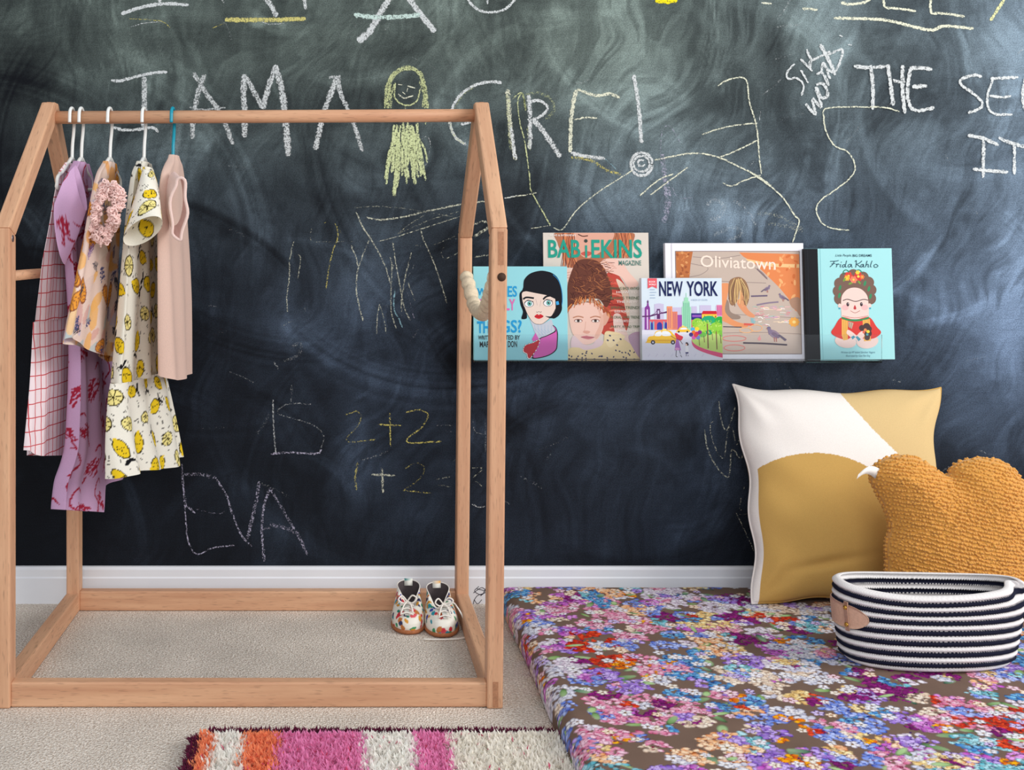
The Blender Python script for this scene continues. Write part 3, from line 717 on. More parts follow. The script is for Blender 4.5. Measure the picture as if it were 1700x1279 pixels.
def lemon(p, u, v, s, rot, kind, r):
    Y_, O_, K_ = s2l((240, 205, 40)), s2l((60, 52, 20)), s2l((22, 22, 26))
    if kind == 2:   # cut half
        p.ell(u, v, s, s * .72, rot, s2l((246, 232, 150)), O_)
        for k in range(7):
            a = rot + k * PI / 3.5
            p.line([(u, v), (u + s * .75 * math.cos(a), v + s * .6 * math.sin(a))], 0.0016, O_)
        return
    p.ell(u, v, s, s * .74, rot, Y_, O_)
    p.ell(u + s * .95 * math.cos(rot), v + s * .95 * math.sin(rot), s * .2, s * .2, 0, Y_)
    for k in range(9):
        a, q = r.uniform(0, 6.28), r.uniform(.1, .7)
        p.ell(u + s * q * math.cos(a), v + s * q * .7 * math.sin(a), .0014, .0014, 0, K_)
    if kind == 1:
        a = rot + PI
        ux, vx = u + s * 1.15 * math.cos(a), v + s * 1.15 * math.sin(a)
        p.ell(ux + .006 * math.cos(a + 1.2), vx + .006 * math.sin(a + 1.2), .008, .003, a + 1.2, K_)
        p.ell(ux + .006 * math.cos(a - 1.2), vx + .006 * math.sin(a - 1.2), .008, .003, a - 1.2, K_)

def print_lemons(p, seed, extra=()):
    r = np.random.default_rng(seed)
    u0, u1, v0, v1 = p.U.min(), p.U.max(), p.V.min(), p.V.max()
    K_ = s2l((70, 66, 62))
    for k in range(int((u1 - u0) * (v1 - v0) / 0.00028)):
        u, v, a = r.uniform(u0, u1), r.uniform(v0, v1), r.uniform(0, 3.14)
        p.line([(u, v), (u + .004 * math.cos(a), v + .004 * math.sin(a))], .0017, K_)
    gy = np.arange(v0 + .02, v1, .050)
    for i, v in enumerate(gy):
        for u in np.arange(u0 + (.029 if i % 2 else 0.0), u1, .058):
            lemon(p, u + r.uniform(-.009, .009), v + r.uniform(-.009, .009), r.uniform(.0155, .0205), r.uniform(0, 6.28), int(r.choice([0, 1, 1, 2])), r)

def swan(p, u, v, s, flip, r):
    R_ = s2l((168, 40, 66))
    f = -1 if flip else 1
    for k in range(34):
        a = r.uniform(-.9, .6); q = r.uniform(0, 1)
        x, y = u + f * (q - .4) * s * .9, v + s * (.25 * math.sin(q * 3) - .25 * q) + r.uniform(-.3, .25) * s
        p.line([(x, y), (x + f * .22 * s * math.cos(a), y + .22 * s * math.sin(a) - .08 * s)], .0030, R_)
    nk = spline(np.array([(u - f * .3 * s, v + .1 * s), (u - f * .62 * s, v + .35 * s), (u - f * .5 * s, v + .7 * s), (u - f * .2 * s, v + .85 * s), (u - f * .02 * s, v + .72 * s)]), 5)
    p.line(nk, .0042, R_)
    p.line([nk[-1], nk[-1] + np.array((f * .1 * s, -.1 * s))], .002, R_)

def print_swans(p, seed):
    r = np.random.default_rng(seed)
    u0, u1, v0, v1 = p.U.min(), p.U.max(), p.V.min(), p.V.max()
    for i, v in enumerate(np.arange(v0 + .03, v1, .075)):
        for u in np.arange(u0 + (.05 if i % 2 else .005), u1, .10):
            swan(p, u + r.uniform(-.008, .008), v, r.uniform(.042, .055), (i % 2 == 0), r)

def print_grid(p, seed):
    R_ = s2l((204, 70, 78))
    du, dv = 0.0150, 0.0250
    wob = 0.0012 * np.sin(p.V * 60 + p.U * 30); wob2 = 0.0012 * np.sin(p.U * 70)
    a = np.abs((p.U + wob) / du % 1 - .5) * du
    b = np.abs((p.V + wob2) / dv % 1 - .5) * dv
    p._put((a < .00085) | (b < .00095), R_)

def print_leaves(p, seed):
    r = np.random.default_rng(seed)
    u0, u1, v0, v1 = p.U.min(), p.U.max(), p.V.min(), p.V.max()
    pal = [(238, 170, 96), (242, 184, 108), (222, 172, 162), (186, 198, 200), (240, 198, 144), (204, 190, 208), (240, 220, 208), (226, 200, 190)]
    n = int((u1 - u0) * (v1 - v0) / .0013)
    for k in range(n):
        u, v, a = r.uniform(u0, u1), r.uniform(v0, v1), r.uniform(0, 6.28)
        p.ell(u, v, r.uniform(.016, .036), r.uniform(.007, .017), a, s2l(pal[int(r.integers(len(pal)))]), alpha=.85)
    for k in range(n // 4):    # veined orange leaves
        u, v, a = r.uniform(u0, u1), r.uniform(v0, v1), r.uniform(0, 6.28)
        p.ell(u, v, .026, .013, a, s2l((236, 158, 62)), s2l((150, 90, 60)))
        for q in np.linspace(-.7, .7, 6):
            x, y = u + q * .026 * math.cos(a), v + q * .026 * math.sin(a)
            for sg in (1, -1):
                p.line([(x, y), (x + .009 * math.cos(a + sg), y + .009 * math.sin(a + sg))], .0014, s2l((140, 84, 60)))
    for k in range(n // 3):   # feathery fronds
        u, v, a = r.uniform(u0, u1), r.uniform(v0, v1), r.uniform(0, 6.28)
        c = s2l([(90, 88, 130), (70, 70, 84), (150, 120, 170)][k % 3])
        L_ = r.uniform(.02, .03)
        p.line([(u, v), (u + L_ * math.cos(a), v + L_ * math.sin(a))], .0015, c)
        for q in np.linspace(.1, .95, 7):
            x, y = u + q * L_ * math.cos(a), v + q * L_ * math.sin(a)
            for sg in (.9, -.9):
                p.line([(x, y), (x + .009 * math.cos(a + sg), y + .009 * math.sin(a + sg))], .0018, c)

def loft_garment(levels, thick, sway=0.0, tilt=0.0, folds=(5, .10), seed=0, hem=None, nphi=260, dz=0.0022):
    """levels: (y px, left px, right px, half depth in m); thick: half thickness at top and bottom. The cloth twists a
    little about its hanger so that its outline keeps to the levels. Returns grid, U, V"""
    lv = np.array(levels, float)
    zl = H - (lv[:, 0] - VY) * YM / F
    n = max(6, int((zl[0] - zl[-1]) / dz))
    z = np.linspace(zl[0], zl[-1], n)
    def smooth(vals):
        r = np.interp(-z, -zl, vals)
        k = max(1, int(0.012 / dz)); ker = np.ones(2 * k + 1) / (2 * k + 1)
        return np.convolve(np.pad(r, k, mode='edge'), ker, 'valid')
    xl, xr_, A = smooth(lv[:, 1]), smooth(lv[:, 2]), smooth(lv[:, 3])
    t = np.linspace(0, 1, n)
    Yc = YM + sway * np.clip((zr - .09 - z) / .3, 0, 1) ** 1.0
    cx = ((xl + xr_) / 2 - VX) * Yc / F
    hw = (xr_ - xl) / 2 * Yc / F
    b = np.minimum(thick[0] + (thick[1] - thick[0]) * t, hw * .9)
    k = np.sqrt(np.maximum(hw ** 2 - b ** 2, 0)) / A
    q = -cx / Yc
    al = np.arcsin(np.clip(k / np.sqrt(1 + q * q), -1, 1)) - np.arctan(q)
    ker = np.ones(41) / 41
    al = np.convolve(np.pad(al, 20, mode='edge'), ker, 'valid') if n > 45 else al
    ca, sa = np.cos(al)[:, None], np.sin(al)[:, None]
    phi = np.linspace(0, 2 * PI, nphi, endpoint=False)[None, :]
    r = np.random.default_rng(seed)
    wv = np.zeros((n, nphi))
    T = t[:, None]
    for q_ in range(4):
        fr = folds[0] + q_ * 2
        wv += folds[1] / (1 + .6 * q_) * np.sin(fr * phi + r.uniform(0, 6.28) + r.uniform(-1.5, 1.5) * T)
    A2, b2 = A[:, None], b[:, None]
    off = wv * (.25 + .75 * T) * .03
    off = np.clip(off, -.55 * b2, None) if True else off
    cp, sp = np.cos(phi), np.sin(phi)
    sp2 = np.sign(sp) * np.abs(sp) ** .8
    X = cx[:, None] + A2 * cp * sa + (b2 * sp2 + off) * ca
    Yv = Yc[:, None] + A2 * cp * ca - (b2 * sp2 + off) * sa
    Z = z[:, None] + 0 * phi
    Z = Z + tilt * cp * T ** 2
    if hem is not None: Z = Z + hem(phi) * T ** 3
    G = np.stack([X, Yv, Z], -1)
    per = np.linalg.norm(np.diff(G, axis=1, append=G[:, :1]), axis=2)
    U = np.cumsum(per, 1)
    U = U - U[:, nphi // 4:nphi // 4 + 1]
    return G, U, Z.copy()

def cloth(name, G, U, Vc, base, printer, mat, parent, seed=1, label=None):
    p = Paint(U, Vc, s2l(base))
    if printer: printer(p, seed)
    o = mk(name, G.reshape(-1, 3), grid_faces(G.shape[0], G.shape[1], True), mat, parent, col=p.c, uv=np.stack([U.ravel(), Vc.ravel()], 1))
    if label: o['label'] = label
    return o

def sleeve_grid(rings, nphi=120, dz=0.0022):
    """rings: (centre, major vector, minor vector)"""
    c = np.array([r[0] for r in rings], float); a = np.array([r[1] for r in rings], float); b = np.array([r[2] for r in rings], float)
    n = max(8, int(np.linalg.norm(np.diff(c, axis=0), axis=1).sum() / dz))
    k = len(rings); t = np.linspace(0, k - 1, n)
    def ip(q):
        f_ = spline(q, 16) if k > 2 else np.linspace(q[0], q[-1], (k - 1) * 16 + 1)
        tt_ = np.linspace(0, k - 1, len(f_))
        return np.stack([np.interp(t, tt_, f_[:, d_]) for d_ in range(3)], 1)
    c, a, b = ip(c), ip(a), ip(b)
    phi = np.linspace(0, 2 * PI, nphi, endpoint=False)
    G = c[:, None] + a[:, None] * np.cos(phi)[None, :, None] + b[:, None] * np.sin(phi)[None, :, None]
    per = np.linalg.norm(np.diff(G, axis=1, append=G[:, :1]), axis=2)
    U = np.cumsum(per, 1)
    cl_ = np.r_[0, np.cumsum(np.linalg.norm(np.diff(c, axis=0), axis=1))]
    return G, U, np.tile(-cl_[:, None], (1, nphi))

def pxv(dx, dy, Y):   # image-plane vector
    return np.array((dx * Y / F, 0, -dy * Y / F))

FAB = printed('printed_cotton', 0.9, 0.15, bump=0.15, bscale=700, weave=.05, trans=.12)
KNIT = printed('jersey_knit', 0.95, 0.1, bump=0.2, bscale=900, sheen=.15, weave=.07, trans=.12)

# hangers
def hanger(px, alpha, mat, label, drop=0.085, half=0.118, down=0.030):
    X = (px - VX) * YM / F
    zt = zr
    h = empty('clothes_hanger', (X, YM, zt), label, 'hanger', 'hangers on the rail')
    ca, sa = math.cos(alpha), math.sin(alpha)
    def W_(u, z, n=0.0): return (X + u * sa + n * ca, YM + u * ca - n * sa, z)
    r = 0.0158
    pts = [W_(-r - .001, zt - .013), W_(-r, zt)]
    for a in np.linspace(160, 10, 8): pts.append(W_(r * math.cos(math.radians(a)), zt + r * math.sin(math.radians(a))))
    pts += [W_(r, zt - .012), W_(r - .004, zt - .03), W_(.004, zt - drop * .62), W_(0, zt - drop)]
    v, f = tube(spline(np.array(pts), 5), 0.0032, 8)
    mk('hook', v, f, mat, h)
    zn = zt - drop
    sh = [W_(0, zn + .006), W_(-.02, zn - .002), W_(-half * .6, zn - down * .62), W_(-half, zn - down), W_(-half - .006, zn - down - .012), W_(-half, zn - down - .022), W_(0, zn - down - .024),
          W_(half, zn - down - .022), W_(half + .006, zn - down - .012), W_(half, zn - down), W_(half * .6, zn - down * .62), W_(.02, zn - .002)]
    v, f = tube(spline(np.array(sh), 5, True), 0.0036, 8, closed=True)
    mk('shoulder_bar', v, f, mat, h)
    return h

# woven check for the first dress: fine red lines on the cloth's own coordinates
m, nt, b, N, L = nodes_mat('red_check_cotton')
uvn = N('ShaderNodeUVMap'); sepn = N('ShaderNodeSeparateXYZ'); L(uvn.outputs[0], sepn.inputs[0])
nz = N('ShaderNodeTexNoise'); nz.inputs['Scale'].default_value = 22; L(uvn.outputs[0], nz.inputs['Vector'])
outs = []
for ch, du_, w_ in ((0, .0150, .0022), (1, .0245, .0022)):
    ad = N('ShaderNodeMath'); ad.operation = 'MULTIPLY_ADD'; ad.inputs[1].default_value = .006; L(nz.outputs[0], ad.inputs[0]); L(sepn.outputs[ch], ad.inputs[2])
    pp = N('ShaderNodeMath'); pp.operation = 'PINGPONG'; pp.inputs[1].default_value = du_ / 2; L(ad.outputs[0], pp.inputs[0])
    lt = N('ShaderNodeMapRange'); lt.inputs[1].default_value = w_ * .30; lt.inputs[2].default_value = w_ * .55; lt.inputs[3].default_value = 1; lt.inputs[4].default_value = 0; L(pp.outputs[0], lt.inputs[0])
    outs.append(lt)
mxm = N('ShaderNodeMath'); mxm.operation = 'MAXIMUM'; L(outs[0].outputs[0], mxm.inputs[0]); L(outs[1].outputs[0], mxm.inputs[1])
mc = N('ShaderNodeMix'); mc.data_type = 'RGBA'; mc.inputs[6].default_value = tuple(s2l((244, 228, 234))) + (1,); mc.inputs[7].default_value = tuple(s2l((206, 78, 84))) + (1,)
L(mxm.outputs[0], mc.inputs[0]); L(mc.outputs[2], b.inputs['Base Color'])
b.inputs['Roughness'].default_value = .9; b.inputs['Specular IOR Level'].default_value = .15
CHECK = m

hanger(119.5, math.radians(2), M_WHITE_PL, 'white plastic hanger nearest the left end of the rail, holding the red-checked dress', half=.092, down=.034)
hanger(135, math.radians(2), M_WHITE_PL, 'white plastic hanger holding the lilac swan dress', half=.068, down=.028)
hanger(182.5, math.radians(4), M_WHITE_PL, 'white plastic hanger holding the ruffled leaf-print top', half=.068, down=.028)
hanger(239, math.radians(3), M_WHITE_PL, 'white plastic hanger holding the lemon-print dress', half=.068, down=.028)
hanger(287, math.radians(2), M_TEAL_PL, 'teal plastic hanger holding the plain blush shirt', half=.058, down=.024)

# 1 checked dress
d = empty('summer_dress', (-0.5, YM, 0.4), 'white dress with a red grid check, leftmost on the rail', 'dress', 'clothes on the rail')
lv = [(272, 108, 128, .025), (284, 102, 131, .07), (300, 97, 132, .088), (330, 90, 134, .10), (370, 84, 137, .11), (430, 72, 140, .12), (480, 66, 143, .125), (528, 60, 144, .13)]
G, U, Vc = loft_garment(lv, (.006, .009), 0, folds=(4, .05), seed=3)
cloth('bodice', G, U, Vc, (240, 222, 226), None, CHECK, d)
lv = [(527.5, 58, 146, .132), (560, 57, 147, .136), (640, 54, 149, .142), (700, 50, 150, .146), (756, 47, 150, .15)]
G, U, Vc = loft_garment(lv, (.010, .012), 0, tilt=-.026, folds=(6, .14), seed=4, hem=lambda p: .010 * np.exp(-((np.cos(p) + 1) / .12) ** 2))
cloth('skirt', G, U, Vc, (242, 228, 232), None, CHECK, d)

# 2 lilac swan dress
d = empty('summer_dress', (-0.47, YM, 0.25), 'lilac dress printed with dark red swans, the longest on the rail', 'dress', 'clothes on the rail')
lv = [(270, 126, 145, .034), (284, 119, 150, .076), (300, 114, 154, .09), (330, 112, 158, .10), (370, 112, 162, .11), (430, 113, 167, .12), (500, 119, 171, .125), (560, 122, 175, .13), (640, 121, 185, .132), (735, 116, 195, .136), (760, 108, 197, .14), (778, 98, 199, .145), (826, 93, 203, .15)]
G, U, Vc = loft_garment(lv, (.007, .018), .05, tilt=0, folds=(5, .26), seed=9, hem=lambda p: -.050 * (np.cos(p) + 1) / 1.3 * sstep(.38, .28, np.cos(p)))
cloth('dress_body', G, U, Vc, (206, 168, 206), print_swans, FAB, d, 5)
Ys = 2.02
G, U, Vc = sleeve_grid([(P(134, 312, Ys + .02), pxv(9, 38, Ys), np.array((.004, .010, 0))), (P(118, 345, Ys), pxv(9, 50, Ys), np.array((.006, .014, 0))), (P(101, 386, Ys - .02), pxv(7, 53, Ys), np.array((.006, .016, 0)))])
cloth('sleeve', G, U, Vc, (212, 174, 212), lambda p, s: print_swans(p, s), FAB, d, 8)

# 3 ruffled leaf-print top
d = empty('ruffled_blouse', (-0.43, YM, 0.55), 'peach leaf-print blouse with a looped pink ruffle at the armhole', 'blouse', 'clothes on the rail')
lv = [(270, 174, 192, .034), (284, 166, 196, .076), (300, 160, 199, .09), (340, 152, 200, .10), (400, 143, 197, .105), (450, 133, 195, .11), (500, 124, 193, .115), (540, 115, 192, .12), (574, 109, 191, .125)]
G, U, Vc = loft_garment(lv, (.008, .010), -.10, tilt=-.030, folds=(5, .10), seed=13, hem=lambda p: .005 * np.sin(3 * p))
cloth('blouse_body', G, U, Vc, (234, 208, 196), print_leaves, FAB, d, 3)
M_RUF = plain('pink_loops', (246, 210, 204), 0.95, noise=.06, nscale=90, sheen=.2)
parts = []
r = np.random.default_rng(2)
ring = spline(np.array([(172, 305), (190, 303), (202, 318), (205, 338), (196, 345), (190, 352), (196, 366), (190, 378), (180, 400), (168, 404), (155, 394), (152, 370), (157, 345), (163, 322)], float), 8, True)
for k in range(1200):
    q = ring[int(r.integers(len(ring)))] * 1.0
    q = q + (np.array((174, 355.)) - q) * r.uniform(0, .46)
    if np.hypot((q[0] - 181) / 5, (q[1] - 327) / 8) < 1: continue
    c = P(q[0] + r.normal(0, 2.2), q[1] + r.normal(0, 2.6), 1.968 + r.normal(0, .006) + .012 * (q[1] > 370))
    a = r.normal(size=3); a /= np.linalg.norm(a); b_ = np.cross(a, r.normal(size=3)); b_ /= np.linalg.norm(b_)
    R = r.uniform(.0018, .0044)
    th = np.linspace(0, 2 * PI, 8)[:-1]
    parts.append(tube(c + R * (np.cos(th)[:, None] * a + .75 * np.sin(th)[:, None] * b_), 0.0015, 5, closed=True))
v, f = join(parts)
o = mk('ruffle', v, f, M_RUF, d); o['label'] = 'looped pale pink ruffle'

# 4 lemon dress
d = empty('summer_dress', (-0.37, YM, 0.33), 'cream dress printed with yellow lemons and a flared skirt', 'dress', 'clothes on the rail')
lv = [(270, 230, 249, .034), (284, 224, 254, .076), (300, 220, 257, .09), (340, 215, 260, .10), (400, 210, 261, .105), (470, 205, 262, .11), (540, 199, 265, .115), (600, 193, 269, .12), (626, 190, 271, .122)]
G, U, Vc = loft_garment(lv, (.009, .020), 0, tilt=-.002, folds=(5, .12), seed=21)
cloth('bodice', G, U, Vc, (242, 239, 226), print_lemons, FAB, d, 4)
lv = [(624, 188, 272, .125), (636, 183, 279, .135), (690, 181, 290, .142), (735, 183, 297, .15), (776, 187, 302, .155)]
G, U, Vc = loft_garment(lv, (.022, .034), 0, tilt=-.012, folds=(5, .26), seed=22, hem=lambda p: .004 * np.sin(3 * p + 1))
cloth('skirt', G, U, Vc, (244, 241, 229), print_lemons, FAB, d, 6)
Ys = 1.985
G, U, Vc = sleeve_grid([(P(246, 280, Ys + .05), pxv(8, 3, Ys), np.array((0, .026, .004))), (P(246, 312, Ys + .025), pxv(17, -2, Ys), np.array((0, .034, -.004))), (P(241, 352, Ys), pxv(26, -9, Ys) + np.array((0, -.006, 0)), np.array((.003, .028, -.014))), (P(237, 384, Ys - .02), pxv(34, -18, Ys) + np.array((0, -.016, 0)), np.array((.005, .020, -.017)))])
cloth('sleeve', G, U, Vc, (246, 242, 229), print_lemons, FAB, d, 9)

# 5 blush top
d = empty('jersey_shirt', (-0.30, YM, 0.5), 'plain blush pink jersey shirt, rightmost on the rail', 'shirt', 'clothes on the rail')
lv = [(258, 280, 294, .015), (268, 277, 298, .035), (284, 271, 302, .075), (300, 267, 305, .088), (330, 264, 307, .092), (380, 265, 309, .096), (430, 266, 312, .10), (500, 268, 314, .105), (570, 269, 314, .108), (622, 271, 313, .11)]
G, U, Vc = loft_garment(lv, (.012, .018), 0, tilt=-.012, folds=(2, .20), seed=31, hem=lambda p: -.004 + .006 * np.sin(2 * p))
cloth('shirt_body', G, U, Vc, (226, 194, 180), None, KNIT, d)
Ys = 1.99
G, U, Vc = sleeve_grid([(P(289, 330, Ys + .06), pxv(15, 0, Ys), pxv(0, 46, Ys)), (P(293, 340, Ys + .03), pxv(15, 0, Ys), pxv(0, 49, Ys)), (P(297, 347, Ys), pxv(13, 0, Ys), pxv(-2, 51, Ys))])
n_, k_ = G.shape[:2]
ph = np.linspace(0, 2 * PI, k_, endpoint=False)
G[..., 0] += .0024 * np.sin(5 * ph + .6)[None] * np.linspace(0, 1, n_)[:, None]
G[..., 2] += .0025 * np.sin(4 * ph)[None] * np.linspace(0, 1, n_)[:, None]
cloth('sleeve', G, U, Vc, (238, 206, 198), None, KNIT, d)
rim = G[-1][::3]
v, f = tube(rim, 0.0030, 6, closed=True)
mk('cuff', v, f, KNIT, d, col=np.tile(s2l((244, 216, 208)), (len(v), 1)))

# ------------------------------------------------------------------ ledge and books
m, nt, b, N, L = nodes_mat('clear_acrylic')
b.inputs['Base Color'].default_value = (0.9, 0.95, 1, 1); b.inputs['Roughness'].default_value = 0.05
tr = N('ShaderNodeBsdfTransparent'); tr.inputs[0].default_value = (0.97, 0.98, 0.99, 1)
fr = N('ShaderNodeFresnel'); fr.inputs[0].default_value = 1.35
gl = N('ShaderNodeBsdfGlossy'); gl.inputs['Roughness'].default_value = 0.08
ms = N('ShaderNodeMixShader')
L(fr.outputs[0], ms.inputs[0]); L(tr.outputs[0], ms.inputs[1]); L(gl.outputs[0], ms.inputs[2])
L(ms.outputs[0], nt.nodes['Material Output'].inputs['Surface'])
M_ACR = m
YL = 2.336
SX0, SX1 = (787.5 - VX) * YL / F, (1464.5 - VX) * YL / F
SZ = H - (602.5 - VY) * YL / F
shelf = empty('wall_ledge', ((SX0 + SX1) / 2, WALL_Y - .04, SZ), 'clear acrylic picture ledge on the chalkboard wall holding five books', 'shelf')
v, f = box(SX0, SX1, YL, WALL_Y - .002, SZ, SZ + .0035, .0006); mk('base_plate', v, f, M_ACR, shelf, smooth=False)
zl = H - (556 - VY) * YL / F
v, f = box(SX0, SX1, YL, YL + .003, SZ + .0036, zl, .0006); mk('front_lip', v, f, M_ACR, shelf, smooth=False)
v, f = box(SX0, SX1, WALL_Y - .0055, WALL_Y - .002, SZ + .0036, SZ + .075, .0006); mk('back_plate', v, f, M_ACR, shelf, smooth=False)
M_LEDGE = plain('grey_ledge_edge', (120, 124, 132), .35)
BZ = SZ + .0038

PRINT = printed('printed_cover', 0.5, 0.16)
class Art:
    def __init__(s, zoom, Y):
        s.z, s.Y, s.items = zoom, Y, []
    def _px(s, pts):
        return np.asarray(pts, float)[:, :2] / s.z[2] + np.array(s.z[:2])
    def poly(s, pts, c):
        s.items.append((s._px(pts), None, c)); return s
    def smooth(s, pts, c):
        return s.poly(spline(np.array(pts, float), 6, True), c)
    def ell(s, x, y, a, b, c, rot=0, n=22):
        t = np.linspace(0, 2 * PI, n, endpoint=False)
        X, Y = a * np.cos(t), b * np.sin(t)
        return s.poly(np.stack([x + X * math.cos(rot) - Y * math.sin(rot), y + X * math.sin(rot) + Y * math.cos(rot)], 1), c)
    def rect(s, x0, y0, x1, y1, c):
        return s.poly([(x0, y0), (x1, y0), (x1, y1), (x0, y1)], c)
    def line(s, pts, w, c, sm=True):
        p = np.array(pts, float)
        if sm: p = spline(p, 6)
        t = np.gradient(p, axis=0); t /= np.linalg.norm(t, axis=1)[:, None] + 1e-9
        n = np.stack([-t[:, 1], t[:, 0]], 1) * w / 2
        k = len(p)
        V = np.r_[p + n, p - n]
        s.items.append((s._px(V), [(i, i + 1, k + i + 1, k + i) for i in range(k - 1)], c))
        return s
    def text(s, body, x0, y0, x1, y1, c, bold=0.0, shear=0.0, slope=0.0):
        cu = bpy.data.curves.new('lettering', 'FONT'); cu.body = body; cu.offset = bold; cu.shear = shear; cu.resolution_u = 3
        ob = bpy.data.objects.new('lettering', cu)
        me = bpy.data.meshes.new_from_object(ob)
        V = np.array([q.co[:2] for q in me.vertices]); Fo = [tuple(q.vertices) for q in me.polygons]
        bpy.data.meshes.remove(me); bpy.data.objects.remove(ob); bpy.data.curves.remove(cu)
        lo, hi = V.min(0), V.max(0)
        q = (V - lo) / (hi - lo)
        X = x0 + q[:, 0] * (x1 - x0); Y = y1 - q[:, 1] * (y1 - y0) + slope * q[:, 0]
        s.items.append((s._px(np.stack([X, Y], 1)), Fo, c)); return s
    def build(s, clip=None, gap=.0004):
        V = []; Fo = []; col = []; n = 0
        for i, (p, f, c) in enumerate(s.items):
            if clip is not None: p = np.stack([np.clip(p[:, 0], clip[0], clip[1]), np.clip(p[:, 1], clip[2], clip[3])], 1)
            y = s.Y - gap - 1.6e-6 * i
            W = np.stack([(p[:, 0] - VX) * s.Y / F, np.full(len(p), y), H - (p[:, 1] - VY) * s.Y / F], 1)
            if f is None:
                f = [tuple(t) for t in tessellate_polygon([[Vector((a, b_, 0)) for a, b_ in p]])]
            for t in f:
                q = [W[k] for k in t]
                nrm = np.cross(q[1] - q[0], q[2] - q[0])
                Fo.append(tuple(k + n for k in (t if nrm[1] < 0 else t[::-1])))
                col.append(s2l(c))
            V.append(W); n += len(p)
        return np.concatenate(V), Fo, np.array(col)

def make_book(name, label, cat, x0, x1, y0, Y, thick, base, art, spine=None, style='hard', lean_deg=3.0, skew=0):
    X0, X1 = (x0 - VX) * Y / F, (x1 - VX) * Y / F
    zt = H - (y0 - VY) * Y / F
    root = empty(name, ((X0 + X1) / 2, Y, BZ), label, cat, 'books on the ledge')
    V0, F0, C0 = art.build((x0 + .3, x1 - .3, y0 + .3, VY + (H - BZ) * F / Y - .3))
    pieces = []
    if style == 'hard':
        t = .0025
        pieces = [box(X0, X1, Y, Y + t, BZ, zt, .0007), box(X0, X1, Y + thick - t, Y + thick, BZ, zt, .0007), box(X0, X0 + t, Y + t * .5, Y + thick - t * .5, BZ, zt, .0004)]
        v, f = box(X0 + t, X1 - .003, Y + t, Y + thick - t, BZ + .003, zt - .003); mk('pages', v, f, M_PAGES, root, smooth=False)
    elif style == 'board':
        v, f = box(X0 + .0012, X1 - .0006, Y + .0016, Y + thick - .0016, BZ + .0006, zt - .0006); mk('pages', v, f, M_PAGES, root, smooth=False)
        pieces = [box(X0, X1, Y, Y + .0016, BZ, zt, .0006), box(X0, X1, Y + thick - .0016, Y + thick, BZ, zt, .0006), box(X0, X0 + .0012, Y + .0008, Y + thick - .0008, BZ, zt, .0003)]
    else:
        v, f = box(X0 + .0006, X1 - .0006, Y + .0006, Y + thick - .0006, BZ + .0004, zt - .0004); mk('pages', v, f, M_PAGES, root, smooth=False)
        pieces = [box(X0, X1, Y, Y + .0006, BZ, zt, .0002), box(X0, X1, Y + thick - .0006, Y + thick, BZ, zt, .0002), box(X0, X0 + .0006, Y + .0003, Y + thick - .0003, BZ, zt)]
    Vb, Fb = join(pieces)
    cb = np.tile(s2l(base), (len(Fb), 1))
    if spine is not None:
        sx, sc = spine
        SXw = (sx - VX) * Y / F
        cen = np.array([Vb[list(q)].mean(0) for q in Fb])
        cb[cen[:, 0] < X0 + .003] = s2l(sc)
        a2 = Art((0, 0, 1), Y); a2.rect(x0, y0, sx, 700, sc); V2, F2, C2 = a2.build((x0 + .2, sx, y0 + .2, VY + (H - BZ) * F / Y - .2), .0002)
        Fb = Fb + [tuple(i + len(Vb) for i in q) for q in F2]; Vb = np.r_[Vb, V2]; cb = np.r_[cb, C2]
    Fall = Fb + [tuple(i + len(Vb) for i in q) for q in F0]
    mk('cover', np.r_[Vb, V0], Fall, PRINT, root, ccol=np.r_[cb, C0], smooth=False)
    root.rotation_euler = (-math.radians(lean_deg), math.radians(skew), 0)
    return root

K1 = (740, 370, 4.738); K2 = (890, 370, 5.118); K3 = (1050, 390, 5.484); K4 = (1320, 390, 5.56)
BK = (14, 16, 26)
# turquoise book with the dark-haired cartoon woman
A = Art(K1, 2.352)
A.smooth([(745, 378), (670, 400), (622, 450), (612, 520), (585, 560), (590, 640), (610, 700), (598, 755), (640, 752), (645, 700), (700, 690), (800, 700), (840, 752), (880, 740), (912, 680), (921, 600), (915, 510), (890, 440), (850, 400), (800, 382)], BK)
A.line([(850, 408), (890, 450), (915, 520), (922, 610), (912, 670)], 5, (40, 130, 190))
A.poly([(655, 735), (705, 870), (735, 918), (865, 852), (835, 760), (770, 795)], (196, 202, 214))
for k in range(6): A.line([(700 + k * 25, 830 + k * 3), (760 + k * 16, 900 - k * 9)], 2, (140, 176, 206)); A.line([(712 + k * 24, 900 - k * 8), (700 + k * 27, 800 + k * 2)], 2, (140, 176, 206))
A.smooth([(612, 545), (700, 540), (790, 560), (860, 590), (866, 680), (832, 740), (770, 792), (730, 800), (690, 785), (650, 730), (620, 660), (606, 600)], (234, 212, 200))
A.line([(866, 680), (832, 740), (770, 792), (730, 800), (690, 785), (650, 730), (620, 660)], 3, BK)
A.smooth([(606, 540), (640, 470), (740, 430), (850, 500), (885, 600), (862, 598), (800, 572), (700, 552), (640, 540)], BK)
A.smooth([(786, 735), (830, 752), (885, 738), (918, 680), (905, 610), (868, 600), (866, 680), (832, 735)], BK)
A.line([(612, 602), (640, 588), (698, 594)], 14, BK); A.line([(770, 604), (795, 582), (836, 572)], 14, BK)
